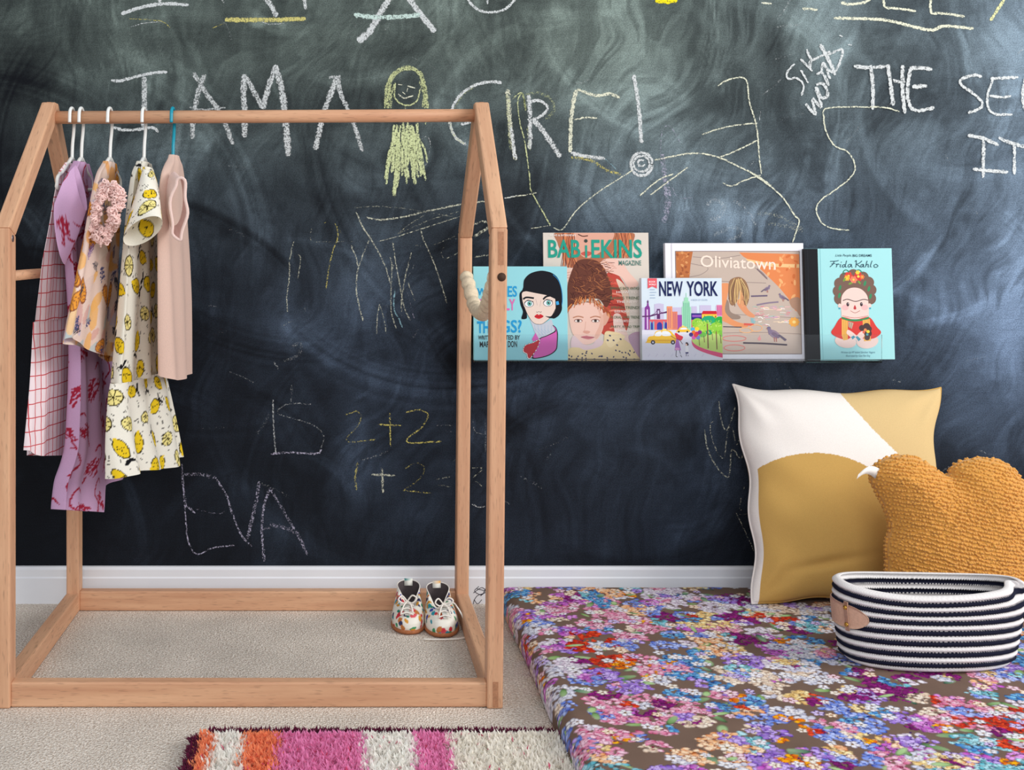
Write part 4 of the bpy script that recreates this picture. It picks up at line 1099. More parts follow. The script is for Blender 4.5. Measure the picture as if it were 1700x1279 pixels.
for ex, ey in ((658, 638), (808, 632)):
    A.ell(ex, ey, 38, 28, BK); A.ell(ex, ey + 1, 34, 24, (238, 240, 244)); A.ell(ex + 5, ey - 1, 18, 20, (60, 120, 130)); A.ell(ex + 5, ey - 1, 15, 17, (110, 190, 180)); A.ell(ex + 5, ey - 2, 8, 9, BK); A.ell(ex + 9, ey - 7, 3, 3, (250, 250, 250))
    A.line([(ex - 38, ey), (ex - 10, ey - 28), (ex + 36, ey - 16)], 4, BK)
A.line([(716, 700), (722, 706), (735, 700), (750, 706), (756, 698)], 3, BK); A.line([(712, 600), (724, 650)], 2, (170, 140, 140)); A.line([(752, 610), (745, 660)], 2, (170, 140, 140))
A.smooth([(700, 740), (722, 720), (735, 727), (748, 720), (772, 738), (735, 757)], (206, 40, 50)); A.line([(702, 740), (735, 738), (770, 738)], 2, (120, 20, 30))
A.line([(872, 635), (894, 630)], 28, (60, 165, 228), False)
A.smooth([(733, 916), (800, 885), (862, 848), (842, 806), (870, 825), (884, 870), (882, 940), (872, 1000), (820, 1042), (740, 1066), (676, 1066), (700, 1000)], BK)
A.smooth([(740, 920), (800, 892), (868, 855), (850, 815), (868, 832), (876, 870), (874, 940), (864, 996), (818, 1034), (740, 1058), (688, 1058), (708, 1000)], (214, 98, 180))
A.poly([(708, 866), (735, 918), (690, 935), (678, 918)], (214, 98, 180))
hp = [(612, 1000), (630, 965), (690, 945), (736, 924), (724, 975), (690, 1030), (660, 1066), (646, 1056), (640, 1030), (618, 1018)]
for x, y in spline(np.array(hp, float), 2, True): A.ell(x, y, 9, 9, BK, n=12)
for x, y in spline(np.array(hp, float), 2, True): A.ell(x, y, 7, 7, (246, 246, 246), n=12)
A.smooth(hp, (196, 36, 48))
BL1 = (36, 156, 214)
A.text('W', 250, 515, 325, 572, BL1, .03); A.text('OES', 420, 498, 565, 584, BL1, .02)
A.text('R', 262, 600, 300, 655, (226, 110, 180), .03); A.text('LLY', 440, 600, 550, 690, (226, 110, 180), .02)
A.text('TH', 248, 776, 345, 870, BL1, .03); A.text('GS?', 430, 765, 600, 866, BL1, .02)
A.text('WRITT', 256, 888, 345, 920, BK, .02); A.text('TED BY', 470, 886, 586, 920, BK, .02); A.text('MAR', 268, 934, 345, 980, BK, .02); A.text('DON', 490, 930, 562, 980, BK, .02)
make_book('picture_book', 'turquoise picture book with a black-haired cartoon woman, leftmost on the ledge', 'book', 786.5, 943, 442.5, 2.352, .013, (150, 216, 226), A)

# magazine
A = Art(K2, 2.377)
r = np.random.default_rng(4)
SK, SK2 = (236, 196, 182), (222, 168, 148)
A.smooth([(215, 60), (195, 170), (240, 270), (280, 360), (400, 420), (560, 360), (680, 290), (800, 280), (835, 180), (800, 60)], (176, 112, 82))
A.smooth([(340, 60), (335, 170), (380, 260), (450, 300), (540, 260), (640, 180), (660, 60)], SK2)
A.line([(370, 95), (410, 112), (455, 108)], 9, (90, 50, 40)); A.smooth([(390, 262), (440, 240), (490, 256), (445, 284)], (200, 90, 80))
for k in range(60):
    s_ = r.choice([-1, 1]); x = 215 + r.uniform(0, 120) if s_ < 0 else 690 + r.uniform(0, 130)
    A.line([(x, 70), (x + r.uniform(-25, 25), 180), (x + r.uniform(-30, 60) * -s_, 300 if s_ > 0 else 380)], r.uniform(3, 8), [(150, 84, 60), (206, 120, 84), (120, 60, 46), (226, 140, 90)][k % 4])
A.smooth([(600, 450), (690, 430), (770, 540), (800, 640), (800, 750), (760, 930), (560, 940), (580, 700)], (190, 74, 62))
for k in range(9): A.line([(610 + r.uniform(-10, 20), 500 + k * 50), (700, 520 + k * 45), (770, 560 + k * 42)], r.uniform(8, 18), [(216, 96, 80), (150, 46, 44), (226, 130, 110)][k % 3])
A.smooth([(690, 480), (760, 530), (800, 640), (800, 780), (780, 800), (740, 620)], (226, 200, 180))
A.smooth([(660, 800), (720, 780), (760, 900), (830, 1040), (900, 1170), (700, 1000)], (230, 200, 190))
A.smooth([(545, 360), (590, 310), (680, 305), (750, 345), (800, 420), (880, 520), (800, 560), (740, 470), (660, 430), (600, 420), (560, 402)], SK)
for k in range(4): A.line([(555 + k * 22, 380 + k * 14), (610 + k * 20, 350 + k * 12), (660 + k * 12, 345 + k * 14)], 4, (206, 140, 124))
A.smooth([(262, 410), (320, 382), (362, 402), (330, 436), (345, 452), (315, 500), (262, 495)], SK)
for k in range(3): A.line([(270, 425 + k * 22), (340, 412 + k * 26)], 4, (196, 136, 122))
A.smooth([(370, 320), (300, 440), (272, 560), (262, 740), (330, 690), (420, 650), (540, 650), (600, 720), (645, 650), (650, 560), (600, 410), (520, 320)], (104, 58, 46))
for k in range(170):
    x, y = r.uniform(290, 620), r.uniform(330, 680)
    if x < 330 and y < 450: continue
    a = r.uniform(-1.2, 1.2)
    A.line([(x, y), (x + 30 * math.cos(a), y + 24 * math.sin(a) + 10), (x + 60 * math.cos(a + .4), y + 50 * math.sin(a + .4))], r.uniform(3, 7), [(74, 36, 32), (136, 80, 56), (166, 102, 66), (94, 48, 42)][k % 4])
A.smooth([(284, 800), (292, 730), (380, 690), (480, 680), (560, 720), (582, 800), (572, 900), (525, 990), (440, 1036), (370, 1012), (308, 930)], SK)
A.smooth([(570, 790), (600, 760), (630, 790), (600, 860), (574, 870)], SK2)
A.smooth([(520, 720), (575, 800), (566, 900), (520, 985), (500, 960), (545, 860), (540, 770)], (226, 178, 160))
for k in range(60):
    x = r.uniform(270, 600); t_ = (x - 270) / 330
    yb = 760 - 110 * math.sin(t_ * PI) + r.uniform(-40, 10)
    A.line([(x, yb), (x - 30 + 60 * t_, yb + 22), (x - 50 + 90 * t_, yb + 40 + 30 * abs(t_ - .5))], r.uniform(4, 8), [(196, 108, 58), (222, 140, 80), (160, 82, 50)][k % 3])
for ex in (362, 508):
    A.ell(ex, 834, 36, 16, (150, 96, 84)); A.ell(ex, 836, 30, 11, (236, 226, 222)); A.ell(ex, 834, 13, 12, (84, 70, 66)); A.ell(ex, 834, 6, 6, (30, 22, 24))
    A.line([(ex - 45, 808), (ex, 796), (ex + 45, 806)], 9, (186, 124, 96))
A.line([(425, 840), (418, 900), (408, 925)], 5, (222, 172, 156)); A.smooth([(400, 930), (435, 945), (462, 930), (450, 920), (415, 918)], (216, 160, 144))
A.smooth([(382, 972), (430, 960), (445, 964), (498, 974), (445, 992)], (200, 116, 124)); A.line([(382, 973), (440, 976), (498, 974)], 4, (150, 80, 90))
A.smooth([(320, 960), (400, 1030), (470, 1040), (530, 990), (620, 1050), (560, 1090), (420, 1090), (300, 1060)], (222, 196, 200))
A.smooth([(250, 1200), (280, 1075), (360, 1062), (430, 1082), (560, 1040), (590, 930), (660, 930), (720, 970), (830, 1060), (910, 1190), (910, 1230), (250, 1230)], (228, 204, 156))
A.smooth([(590, 935), (680, 930), (760, 970), (700, 1010), (640, 1060), (600, 1030)], (236, 214, 170))
for k in range(34): A.ell(r.uniform(275, 870), r.uniform(1085, 1185), 9, 6, (66, 62, 96), r.uniform(0, 3), 10)
for x, y in ((630, 960), (660, 1000), (720, 990), (690, 1040), (610, 1000)): A.ell(x, y, 10, 7, (66, 62, 96), .5, 10)
A.smooth([(790, 960), (905, 940), (905, 1165), (820, 1060)], (184, 152, 172))
GT = (36, 156, 136)
A.text('BAB', 112, 142, 388, 296, GT, .02); A.rect(428, 190, 446, 296, GT); A.ell(436, 152, 15, 15, (60, 70, 66)); A.text('EKINS', 482, 140, 914, 300, GT, .02)
A.text('MAGAZINE', 714, 320, 906, 362, (60, 120, 112), .01)
A.text('NEWS & INTERVIEWS', 130, 96, 350, 112, (246, 240, 236), .01)
for i, (t1, t2) in enumerate((('BRINGING BACK VINTAGE', 'HOW TO'), ('BASICS TREND', 'THE NEW'), ('SPRING TRENDS', 'GUIDE FROM BACKSTAGE'), ('FLORAL HAIR TREND', 'OUR FAVORITE HAIRSTYLE'), ('PARTY, ROAD TRIPS', 'SUMMER PARTIES'))):
    y = 546 + i * 82
    A.text(t1, 640, y, 892, y + 24, (90, 112, 84), .01); A.text(t2, 690 - 20 * (i > 1), y + 34, 870, y + 54, (248, 236, 230), .012)
make_book('magazine', 'tall magazine with a red-haired girl on the cover and green title letters', 'magazine', 904, 1080, 386, 2.377, .006, (218, 208, 198), A, style='soft', lean_deg=3.6)

# board book with the skyline
A = Art(K3, 2.350)
LI = (204, 196, 226)
A.rect(80, 868, 840, 1170, (224, 224, 238))
for x0, y0, x1 in ((92, 662, 150), (205, 632, 290), (350, 662, 450), (545, 652, 592), (618, 642, 722), (765, 650, 830)): A.rect(x0, y0, x1, 868, LI)
A.ell(248, 640, 42, 14, LI)
A.poly([(112, 866), (116, 664), (136, 646), (142, 596), (150, 596), (154, 646), (164, 664), (168, 866)], (134, 62, 152)); A.rect(134, 680, 146, 860, (226, 200, 236)); A.ell(145, 612, 8, 10, (90, 60, 110))
A.line([(92, 745), (170, 740), (240, 720), (330, 705)], 12, (96, 46, 104)); A.line([(170, 735), (210, 715), (240, 680), (270, 708), (330, 695)], 4, (96, 46, 104)); A.rect(226, 676, 256, 768, (96, 46, 104)); A.rect(234, 690, 248, 720, LI)
A.rect(156, 772, 350, 866, (222, 100, 108))
for x in (168, 196, 290, 322): A.rect(x - 6, 790, x + 6, 866, (120, 180, 210))
for x, w_ in ((180, 10), (250, 24), (308, 12)): A.rect(x - w_, 826, x + w_, 866, (56, 62, 160)); A.ell(x, 826, w_, 30, (56, 62, 160))
A.rect(318, 652, 368, 866, (236, 152, 112)); A.rect(368, 700, 414, 866, (226, 132, 108)); A.rect(414, 730, 456, 866, (160, 80, 170))
for x in (330, 345, 380, 396): A.rect(x, 670 if x < 368 else 715, x + 5, 850, (190, 100, 130))
GE = (160, 222, 188)
A.rect(455, 656, 538, 866, GE); A.rect(466, 606, 526, 660, GE); A.rect(478, 572, 514, 610, GE); A.line([(496, 530), (496, 575)], 6, GE, False)
for x in (470, 486, 502, 518): A.rect(x, 620, x + 5, 850, (90, 170, 140))
A.rect(540, 715, 640, 800, (50, 48, 130)); A.rect(548, 730, 632, 750, (150, 90, 190)); A.rect(540, 775, 640, 860, (226, 110, 110))
A.rect(636, 722, 776, 786, (246, 206, 70)); A.poly([(632, 724), (648, 694), (768, 694), (780, 724)], (206, 40, 56))
for x in (655, 690, 725, 755): A.rect(x, 738, x + 12, 756, (170, 90, 60))
A.rect(772, 640, 830, 740, (226, 130, 170))
for x in (780, 800, 815): A.rect(x, 650, x + 7, 730, (190, 90, 150))
A.smooth([(540, 955), (640, 890), (740, 860), (840, 830), (840, 1080), (700, 1050), (600, 1015)], (192, 220, 120))
for x, y, a, b_, c in ((700, 776, 66, 38, (40, 170, 120)), (800, 790, 50, 46, (46, 176, 70)), (596, 806, 52, 46, (150, 208, 70)), (650, 840, 66, 50, (166, 214, 80)), (770, 850, 66, 54, (150, 208, 70)), (640, 910, 36, 24, (110, 186, 80)), (700, 890, 30, 24, (40, 160, 100)), (815, 900, 26, 30, (130, 196, 80))): A.ell(x, y, a, b_, c)
for k in range(60): A.ell(r.uniform(555, 815), r.uniform(780, 900), 9, 5, [(120, 190, 60), (190, 226, 110)][k % 2], r.uniform(0, 3), 8)
for x, y0, y1, w_ in ((688, 810, 1035, 11), (768, 880, 1045, 9), (610, 930, 1010, 6), (655, 920, 980, 6), (806, 910, 990, 6), (730, 900, 960, 5)): A.line([(x - 3, y0), (x, (y0 + y1) / 2), (x + 2, y1)], w_, (134, 92, 72))
A.smooth([(540, 955), (556, 985), (610, 1020), (700, 1052), (830, 1084), (830, 1120), (700, 1088), (590, 1045), (548, 1005)], (222, 84, 128))
A.smooth([(132, 970), (150, 930), (196, 918), (215, 882), (270, 868), (340, 872), (375, 905), (402, 935), (400, 985), (140, 985)], (247, 196, 56))
A.smooth([(205, 920), (222, 888), (262, 880), (262, 920)], (236, 240, 246)); A.smooth([(276, 920), (276, 880), (330, 882), (352, 918)], (236, 240, 246)); A.rect(275, 856, 312, 872, (246, 224, 130)); A.rect(140, 958, 398, 964, (214, 150, 40))
for x in (188, 370): A.ell(x, 980, 20, 20, (46, 44, 70)); A.ell(x, 980, 9, 9, (200, 200, 216))
A.smooth([(402, 880), (420, 862), (440, 840), (490, 838), (508, 862), (522, 868), (520, 884), (405, 886)], (247, 196, 56)); A.smooth([(436, 862), (450, 848), (486, 846), (498, 862)], (236, 240, 246)); A.rect(452, 826, 472, 838, (246, 224, 130))
for x in (424, 502): A.ell(x, 884, 8, 8, (30, 30, 40))
for x, y, c in ((552, 862, (80, 180, 226)), (590, 858, (246, 214, 60)), (560, 890, (236, 120, 50)), (536, 910, (70, 50, 130)), (590, 900, (206, 40, 90)), (616, 888, (130, 50, 140)), (560, 936, (226, 90, 180)), (600, 936, (120, 130, 210)), (578, 915, (216, 60, 70))): A.ell(x, y, 19, 19, c)
A.smooth([(388, 900), (404, 896), (425, 912), (462, 930), (445, 962), (410, 956), (396, 930)], (222, 50, 70)); A.poly([(398, 955), (420, 955), (442, 1052), (384, 1052)], (176, 110, 190)); A.line([(350, 920), (390, 945), (430, 960), (458, 996)], 5, (120, 60, 80))
A.ell(408, 1040, 22, 12, (226, 160, 210)); A.line([(400, 1052), (396, 1105), (410, 1112)], 5, (40, 36, 60)); A.line([(428, 1052), (440, 1100), (450, 1115)], 5, (40, 36, 60))
A.smooth([(484, 985), (500, 980), (512, 1000), (500, 1012)], (60, 30, 50)); A.ell(492, 1002, 8, 10, (236, 190, 170)); A.smooth([(484, 1070), (498, 1058), (510, 1078), (486, 1082)], (40, 40, 110)); A.smooth([(486, 1015), (506, 1015), (510, 1062), (484, 1066)], (240, 240, 246)); A.line([(490, 1084), (488, 1108)], 5, (40, 36, 60)); A.line([(504, 1084), (508, 1106)], 5, (40, 36, 60))
for k in range(8): A.line([(140 + 70 * k, 1110), (160 + 70 * k, 1085)], 10, (214, 212, 230))
A.poly([(146, 396), (230, 396), (230, 490), (188, 470), (146, 490)], (232, 92, 104)); A.text('BOOK', 158, 420, 218, 436, (250, 236, 236), .02); A.text('WORLD', 156, 445, 220, 461, (250, 236, 236), .02)
for y, c in ((500, 170), (525, 185), (550, 170), (575, 175)): A.line([(165, y), (165 + c - 125, y)], 5, (150, 176, 206), False)
A.text('NEW', 250, 424, 466, 560, (24, 34, 88), .022); A.text('YORK', 500, 422, 786, 560, (24, 34, 88), .022)
A.text('A BOOK OF COLORS', 540, 586, 690, 602, (150, 170, 200), 0)
make_book('board_book', 'small board book with a bright city skyline in front of the other books', 'book', 1066, 1200, 462, 2.350, .016, (216, 230, 242), A, style='board', lean_deg=2.4)

# large landscape book
A = Art(K3, 2.374)
A.line([(372, 60), (372, 1200)], 7, (206, 204, 214), False)
A.rect(404, 146, 1544, 1088, (120, 100, 96)); A.rect(410, 151, 1538, 1083, (196, 178, 166))
def AR(pts, c): return A.smooth([(min(max(x, 411), 1537), min(max(y, 152), 1082)) for x, y in pts], c)
A.poly([(411, 152), (566, 152), (545, 260), (530, 390), (411, 392)], (188, 112, 66))
for k in range(26): x, y = r.uniform(415, 530), r.uniform(160, 380); A.ell(x, y, r.uniform(8, 18), r.uniform(5, 14), [(206, 130, 76), (160, 88, 54), (220, 156, 100)][k % 3], r.uniform(0, 3), 12)
A.poly([(990, 160), (1537, 175), (1537, 720), (1490, 690), (1430, 580), (1350, 480), (1240, 370), (1120, 250), (1030, 200)], (226, 136, 84))
A.poly([(1040, 215), (1280, 262), (1537, 268), (1537, 300), (1290, 292), (1080, 245)], (240, 196, 140))
for k in range(34):
    x, y = r.uniform(1240, 1510), r.uniform(190, 600)
    if y - 150 > (x - 1000) * .95: continue
    A.ell(x, y, r.uniform(14, 28), r.uniform(6, 14), [(236, 158, 104), (214, 116, 66), (240, 178, 120)][k % 3], r.uniform(0, 3), 12)
for pts in ([(566, 200), (800, 215), (1000, 185)], [(545, 260), (700, 300), (640, 360), (530, 385)], [(560, 410), (850, 425), (1230, 440)], [(411, 560), (820, 590)], [(830, 720), (1100, 735), (1537, 760)], [(830, 895), (1200, 890), (1537, 905)], [(1130, 300), (1200, 345), (1245, 410)]):
    A.line(pts, 5, (150, 134, 130))
A.line([(1150, 310), (1240, 400)], 14, (130, 112, 116)); AR([(1440, 600), (1490, 570), (1537, 590), (1537, 740), (1500, 690), (1460, 660)], (176, 138, 116))
AR([(800, 570), (880, 600), (900, 700), (985, 740), (970, 770), (850, 760), (800, 700)], (150, 130, 118))
AR([(800, 480), (870, 440), (890, 470), (870, 580), (850, 690), (900, 760), (980, 800), (1050, 815), (1050, 840), (960, 842), (880, 810), (800, 740)], (226, 150, 104))
AR([(960, 620), (1010, 580), (1060, 680), (1120, 735), (1100, 755), (1030, 720)], (222, 150, 110)); AR([(1010, 480), (1050, 470), (1050, 600), (1010, 660), (985, 560)], (226, 156, 114))
AR([(905, 410), (985, 384), (1045, 425), (1075, 520), (1068, 600), (1040, 650), (1020, 560), (990, 500), (970, 590), (925, 645), (890, 610), (884, 480)], (148, 112, 84))
for k in range(26):
    x = r.uniform(895, 1065); A.line([(970 + (x - 970) * .4, 395 + r.uniform(0, 20)), (x, 500), (x + r.uniform(-12, 12), r.uniform(580, 655))], r.uniform(4, 8), [(226, 192, 132), (112, 80, 62), (196, 156, 104)][k % 3])
AR([(1085, 760), (1125, 770), (1120, 806), (1090, 800)], (140, 180, 186)); A.line([(1020, 815), (1110, 820)], 20, (216, 96, 84)); A.line([(830, 838), (1000, 842)], 8, (60, 56, 70))
for k in range(70):
    x, y = r.uniform(1100, 1420), r.uniform(640, 830); a = r.uniform(-.5, .5)
    if x > 1240 and y > 800: continue
    A.line([(x, y), (x + 26 * math.cos(a), y + 12 * math.sin(a)), (x + r.uniform(20, 60), y + r.uniform(-10, 14))], r.uniform(3, 9), [(236, 184, 186), (206, 168, 190), (246, 220, 190), (166, 196, 186), (220, 140, 150), (240, 236, 230)][k % 6])
for k in range(9): a = k * .7; A.ell(1478 + 30 * math.cos(a), 795 + 26 * math.sin(a), 20, 14, (240, 172, 84), a, 12)
A.ell(1478, 795, 16, 14, (246, 216, 140))
for x, y, a, b_ in ((1040, 870, 60, 22), (1130, 850, 56, 30), (930, 945, 108, 26), (930, 1030, 96, 28)):
    t = np.linspace(0, 2 * PI, 20); A.line(np.stack([x + a * np.cos(t), y + b_ * np.sin(t)], 1), 7, (222, 128, 120) if y > 900 else (236, 180, 130), False)
A.ell(1158, 948, 16, 16, (226, 150, 150)); A.line([(1158, 948), (1164, 918)], 8, (226, 150, 150))
PG = (146, 128, 146)
def pigeon(x, y, k, f=1):
    A.ell(x, y, 46 * k, 26 * k, PG, .55 * f); A.ell(x + 8 * k * f, y + 6 * k, 36 * k, 14 * k, (122, 106, 128), .55 * f); A.ell(x - 38 * k * f, y - 42 * k, 15 * k, 13 * k, (120, 112, 138))
    A.poly([(x - 48 * k * f, y - 40 * k), (x - 28 * k * f, y - 44 * k), (x - 8 * k * f, y - 14 * k), (x - 40 * k * f, y + 6 * k)], (132, 118, 142)); A.poly([(x + 24 * k * f, y + 8 * k), (x + 40 * k * f, y + 2 * k), (x + 92 * k * f, y + 40 * k), (x + 78 * k * f, y + 52 * k)], (104, 92, 112))
    A.poly([(x - 50 * k * f, y - 44 * k), (x - 62 * k * f, y - 38 * k), (x - 50 * k * f, y - 36 * k)], (180, 120, 100)); A.line([(x, y + 22 * k), (x + 2, y + 56 * k)], 6 * k, (170, 96, 90)); A.line([(x + 14 * k, y + 24 * k), (x + 16 * k, y + 56 * k)], 6 * k, (170, 96, 90))
pigeon(1294, 905, 1.25); pigeon(1236, 492, .62, -1); pigeon(1378, 570, .66)
A.line([(1090, 560), (1240, 555)], 14, (110, 96, 120)); A.line([(1140, 640), (1240, 622), (1340, 612)], 14, (140, 124, 144))
A.line([(1010, 985), (1200, 990), (1410, 1003)], 15, (84, 74, 84)); A.ell(1240, 826, 3, 3, BK)
A.text('Oliviatown', 634, 184, 1320, 292, (250, 226, 212), .006, slope=28)
make_book('picture_book', 'wide white picture book with a watercolour of a girl drawing on pavement', 'book', 1107, 1338, 403.5, 2.374, .014, (240, 238, 246), A, lean_deg=3.2)

# pale blue book with black spine
A = Art(K4, 2.362)
NV = (28, 62, 84)
A.line([(140, 100), (140, 1200)], 6, (34, 36, 44), False); A.line([(258, 118), (258, 1200)], 4, (140, 200, 206), False)
BR = (120, 94, 84)
A.ell(565, 520, 160, 130, BR)
for x, y, q in ((430, 590, 55), (415, 520, 50), (432, 450, 52), (480, 400, 50), (560, 380, 60), (650, 395, 52), (700, 440, 50), (722, 510, 48), (712, 590, 52)): A.ell(x, y, q, q * 1.05, BR)
for x, y in ((432, 490), (425, 560), (700, 500), (712, 570), (665, 450)): A.ell(x, y, 12, 26, (60, 140, 96), .3); 
SKF = (236, 208, 200)
A.ell(425, 655, 16, 20, SKF); A.ell(702, 655, 16, 20, SKF); A.ell(422, 680, 8, 8, (60, 160, 190)); A.ell(706, 680, 8, 8, (60, 160, 190))
A.smooth([(438, 640), (450, 560), (500, 505), (565, 488), (630, 505), (680, 560), (692, 640), (692, 720), (680, 765), (560, 780), (450, 765), (438, 720)], SKF)
for x in (475, 655): A.ell(x, 672, 32, 26, (238, 184, 184))
for x in (500, 626): A.ell(x, 643, 13, 19, (66, 50, 56)); A.ell(x + 4, 637, 4, 4, (200, 190, 200))
A.line([(455, 608), (500, 596), (572, 616), (645, 598), (690, 606)], 7, (60, 44, 48))
A.smooth([(565, 650), (578, 682), (565, 692), (552, 682)], (190, 60, 66)); A.line([(522, 702), (565, 722), (612, 702)], 5, (176, 110, 104))
for x in (492, 610): 
    t = np.linspace(2.6, 6.8, 14); A.line(np.stack([x + 26 * np.cos(t), 352 + 28 * np.sin(t)], 1), 8, (44, 130, 96), False)
for x, y, q, c in ((515, 380, 38, (214, 70, 60)), (500, 400, 26, (240, 180, 60)), (605, 385, 44, (206, 60, 60)), (560, 415, 34, (236, 130, 100)), (600, 348, 20, (246, 206, 70)), (640, 390, 22, (236, 120, 70))):
    for k in range(6): A.ell(x + q * .55 * math.cos(k * 1.047), y + q * .55 * math.sin(k * 1.047), q * .5, q * .4, c, k * 1.047, 12)
    A.ell(x, y, q * .28, q * .28, (248, 214, 90), n=10)
for x, y, a in ((475, 415, .6), (612, 440, -.6), (530, 450, 1.2)): A.ell(x, y, 9, 20, (120, 160, 70), a)
A.ell(470, 985, 100, 60, SKF, .15); A.ell(672, 985, 102, 66, SKF, -.15)
A.smooth([(440, 762), (370, 850), (340, 905), (400, 950), (480, 968), (560, 935), (650, 965), (740, 955), (800, 905), (760, 850), (692, 762), (560, 785)], (212, 66, 62))
A.line([(440, 765), (500, 786), (565, 792), (640, 784), (692, 765)], 18, (60, 140, 90)); A.line([(446, 748), (560, 768), (686, 750)], 4, (190, 80, 80))
A.poly([(440, 780), (496, 795), (490, 970), (450, 975), (436, 930)], (232, 176, 90)); A.poly([(632, 790), (700, 780), (704, 980), (640, 985)], (232, 176, 90))
for x in (458, 476, 654, 684): A.line([(x, 790), (x, 960)], 3, (196, 136, 64))
A.poly([(500, 800), (548, 815), (530, 870), (500, 850)], (196, 170, 150)); A.line([(512, 810), (505, 860)], 4, BR); A.line([(530, 815), (520, 870)], 4, BR)
A.smooth([(480, 905), (500, 878), (560, 920), (585, 950), (555, 975), (500, 930)], SKF); A.smooth([(560, 960), (600, 905), (640, 890), (645, 930), (600, 985)], SKF)
A.poly([(520, 945), (545, 930), (562, 945), (535, 968)], (80, 150, 170)); A.poly([(562, 945), (580, 935), (612, 965), (590, 985)], (80, 150, 170))
for x, y, q in ((625, 862, 28), (668, 850, 34), (690, 870, 26), (678, 910, 36), (670, 950, 26)): A.ell(x, y, q, q, (78, 60, 60))
A.ell(680, 895, 16, 14, (240, 210, 70)); A.ell(655, 880, 14, 14, (232, 140, 90)); A.ell(672, 922, 11, 11, (70, 160, 176)); A.ell(640, 900, 12, 14, (220, 110, 90))
A.text('Little People,', 398, 178, 548, 206, NV, 0, .35); A.text('BIG DREAMS', 558, 180, 736, 203, NV, .01)
for q in ([(348, 244), (400, 242), (428, 236)], [(388, 242), (372, 272), (345, 296)], [(360, 268), (396, 263)], [(400, 275), (412, 270), (404, 299)], [(410, 276), (424, 268), (432, 276)], [(446, 270), (440, 292), (448, 299)],
          [(488, 276), (468, 277), (460, 292), (472, 298), (488, 280), (502, 238)], [(488, 280), (490, 296), (500, 298)], [(546, 272), (522, 274), (513, 292), (526, 298), (545, 276), (544, 295), (556, 298)],
          [(578, 248), (592, 240), (584, 302)], [(644, 240), (618, 262), (594, 272), (612, 284), (626, 300)], [(658, 272), (638, 276), (630, 292), (642, 298), (657, 276), (656, 296), (666, 298)],
          [(692, 240), (682, 270), (674, 300)], [(678, 284), (694, 272), (702, 278), (698, 296), (708, 298)], [(738, 240), (726, 270), (720, 292), (730, 299)], [(772, 272), (754, 282), (758, 300), (778, 300), (790, 286), (772, 272)]):
    A.line(q, 6, NV)
A.ell(452, 252, 4, 4, NV)
A.text('Written by M\u00aa Isabel S\u00e1nchez Vegara', 425, 1076, 738, 1100, (80, 120, 140), 0, .3); A.text('Illustrated by Gee Fan Eng', 468, 1108, 694, 1132, (80, 120, 140), 0, .3)
make_book('picture_book', 'pale blue picture book with a black spine and a cartoon woman, rightmost on the ledge', 'book', 1339.5, 1486, 412.5, 2.362, .011, (164, 222, 226), A, spine=(1362.3, (20, 22, 28)), lean_deg=3.0, skew=-.3)

# ------------------------------------------------------------------ floral floor mat
MX0, MX1, MY0, MY1, MH = 0.336, 1.50, 1.42, 2.372, 0.055
RD = 0.026
def edge_profile(total, inner):
    """arc-length samples over side, rounded edge, top, far rounded edge and side -> (pos, height)"""
    pts = [(0.006, 0.001), (0.001, .012), (0.0, .026)]
    for a in np.linspace(180, 90, 8)[1:]:
        pts.append((RD + RD * math.cos(math.radians(a)), MH - RD + RD * math.sin(math.radians(a))))
    pts.append((total / 2, MH))
    p = np.array(pts)
    p = np.r_[p, np.c_[total - p[:-1][::-1, 0], p[:-1][::-1, 1]]]
    s = np.r_[0, np.cumsum(np.linalg.norm(np.diff(p, axis=0), axis=1))]
    t = np.linspace(0, s[-1], int(s[-1] / inner))
    return t, np.interp(t, s, p[:, 0]), np.interp(t, s, p[:, 1])
sx, mx_, hx = edge_profile(MX1 - MX0, .0021)
sy, my_, hy = edge_profile(MY1 - MY0, .0024)
Xm = MX0 + np.tile(mx_[None], (len(sy), 1)); Ym = MY0 + np.tile(my_[:, None], (1, len(sx)))
Zm = np.minimum(hx[None], hy[:, None])
und = .0030 * (vnoise(Xm * 9, Ym * 9, 77, 3) - .5) * 2
Zm = Zm + und * sstep(.02, .05, Zm)
Xm = Xm + .006 * (vnoise(Xm * 0 + 3.3, Ym * 5, 78, 2) - .5) * sstep(.25, 0, Xm - MX0)
r = np.random.default_rng(11)
cm = np.tile(s2l((114, 92, 80)), (len(sy), len(sx), 1))
cm *= (1 + .25 * (vnoise(sx[None] * 25 + 0 * sy[:, None], sy[:, None] * 25 + 0 * sx[None], 80, 3) - .5))[..., None]
du, dv = sx[1] - sx[0], sy[1] - sy[0]
def stamp(u, v, a, b, rot, c, edge, tip=None):
    R = max(a, b) * 1.15
    i0, i1 = max(0, int((v - R) / dv)), min(len(sy), int((v + R) / dv) + 2)
    j0, j1 = max(0, int((u - R) / du)), min(len(sx), int((u + R) / du) + 2)
    if i0 >= i1 or j0 >= j1: return
    uu = sx[j0:j1][None] - u; vv = sy[i0:i1][:, None] - v
    x = uu * math.cos(rot) + vv * math.sin(rot); y = -uu * math.sin(rot) + vv * math.cos(rot)
    q = np.hypot(x / a, y / b)
    w1 = np.clip((1.12 - q) * 6, 0, 1)[..., None]
    t = np.clip((.95 - q) / .35, 0, 1)[..., None]
    cc = edge * (1 - t) + c * t
    if tip is not None:
        g = np.clip(x / a * .5 + .5, 0, 1)[..., None]
        cc = cc * (1 - .5 * g) + tip * .5 * g
    cm[i0:i1, j0:j1] = cm[i0:i1, j0:j1] * (1 - w1) + cc * w1
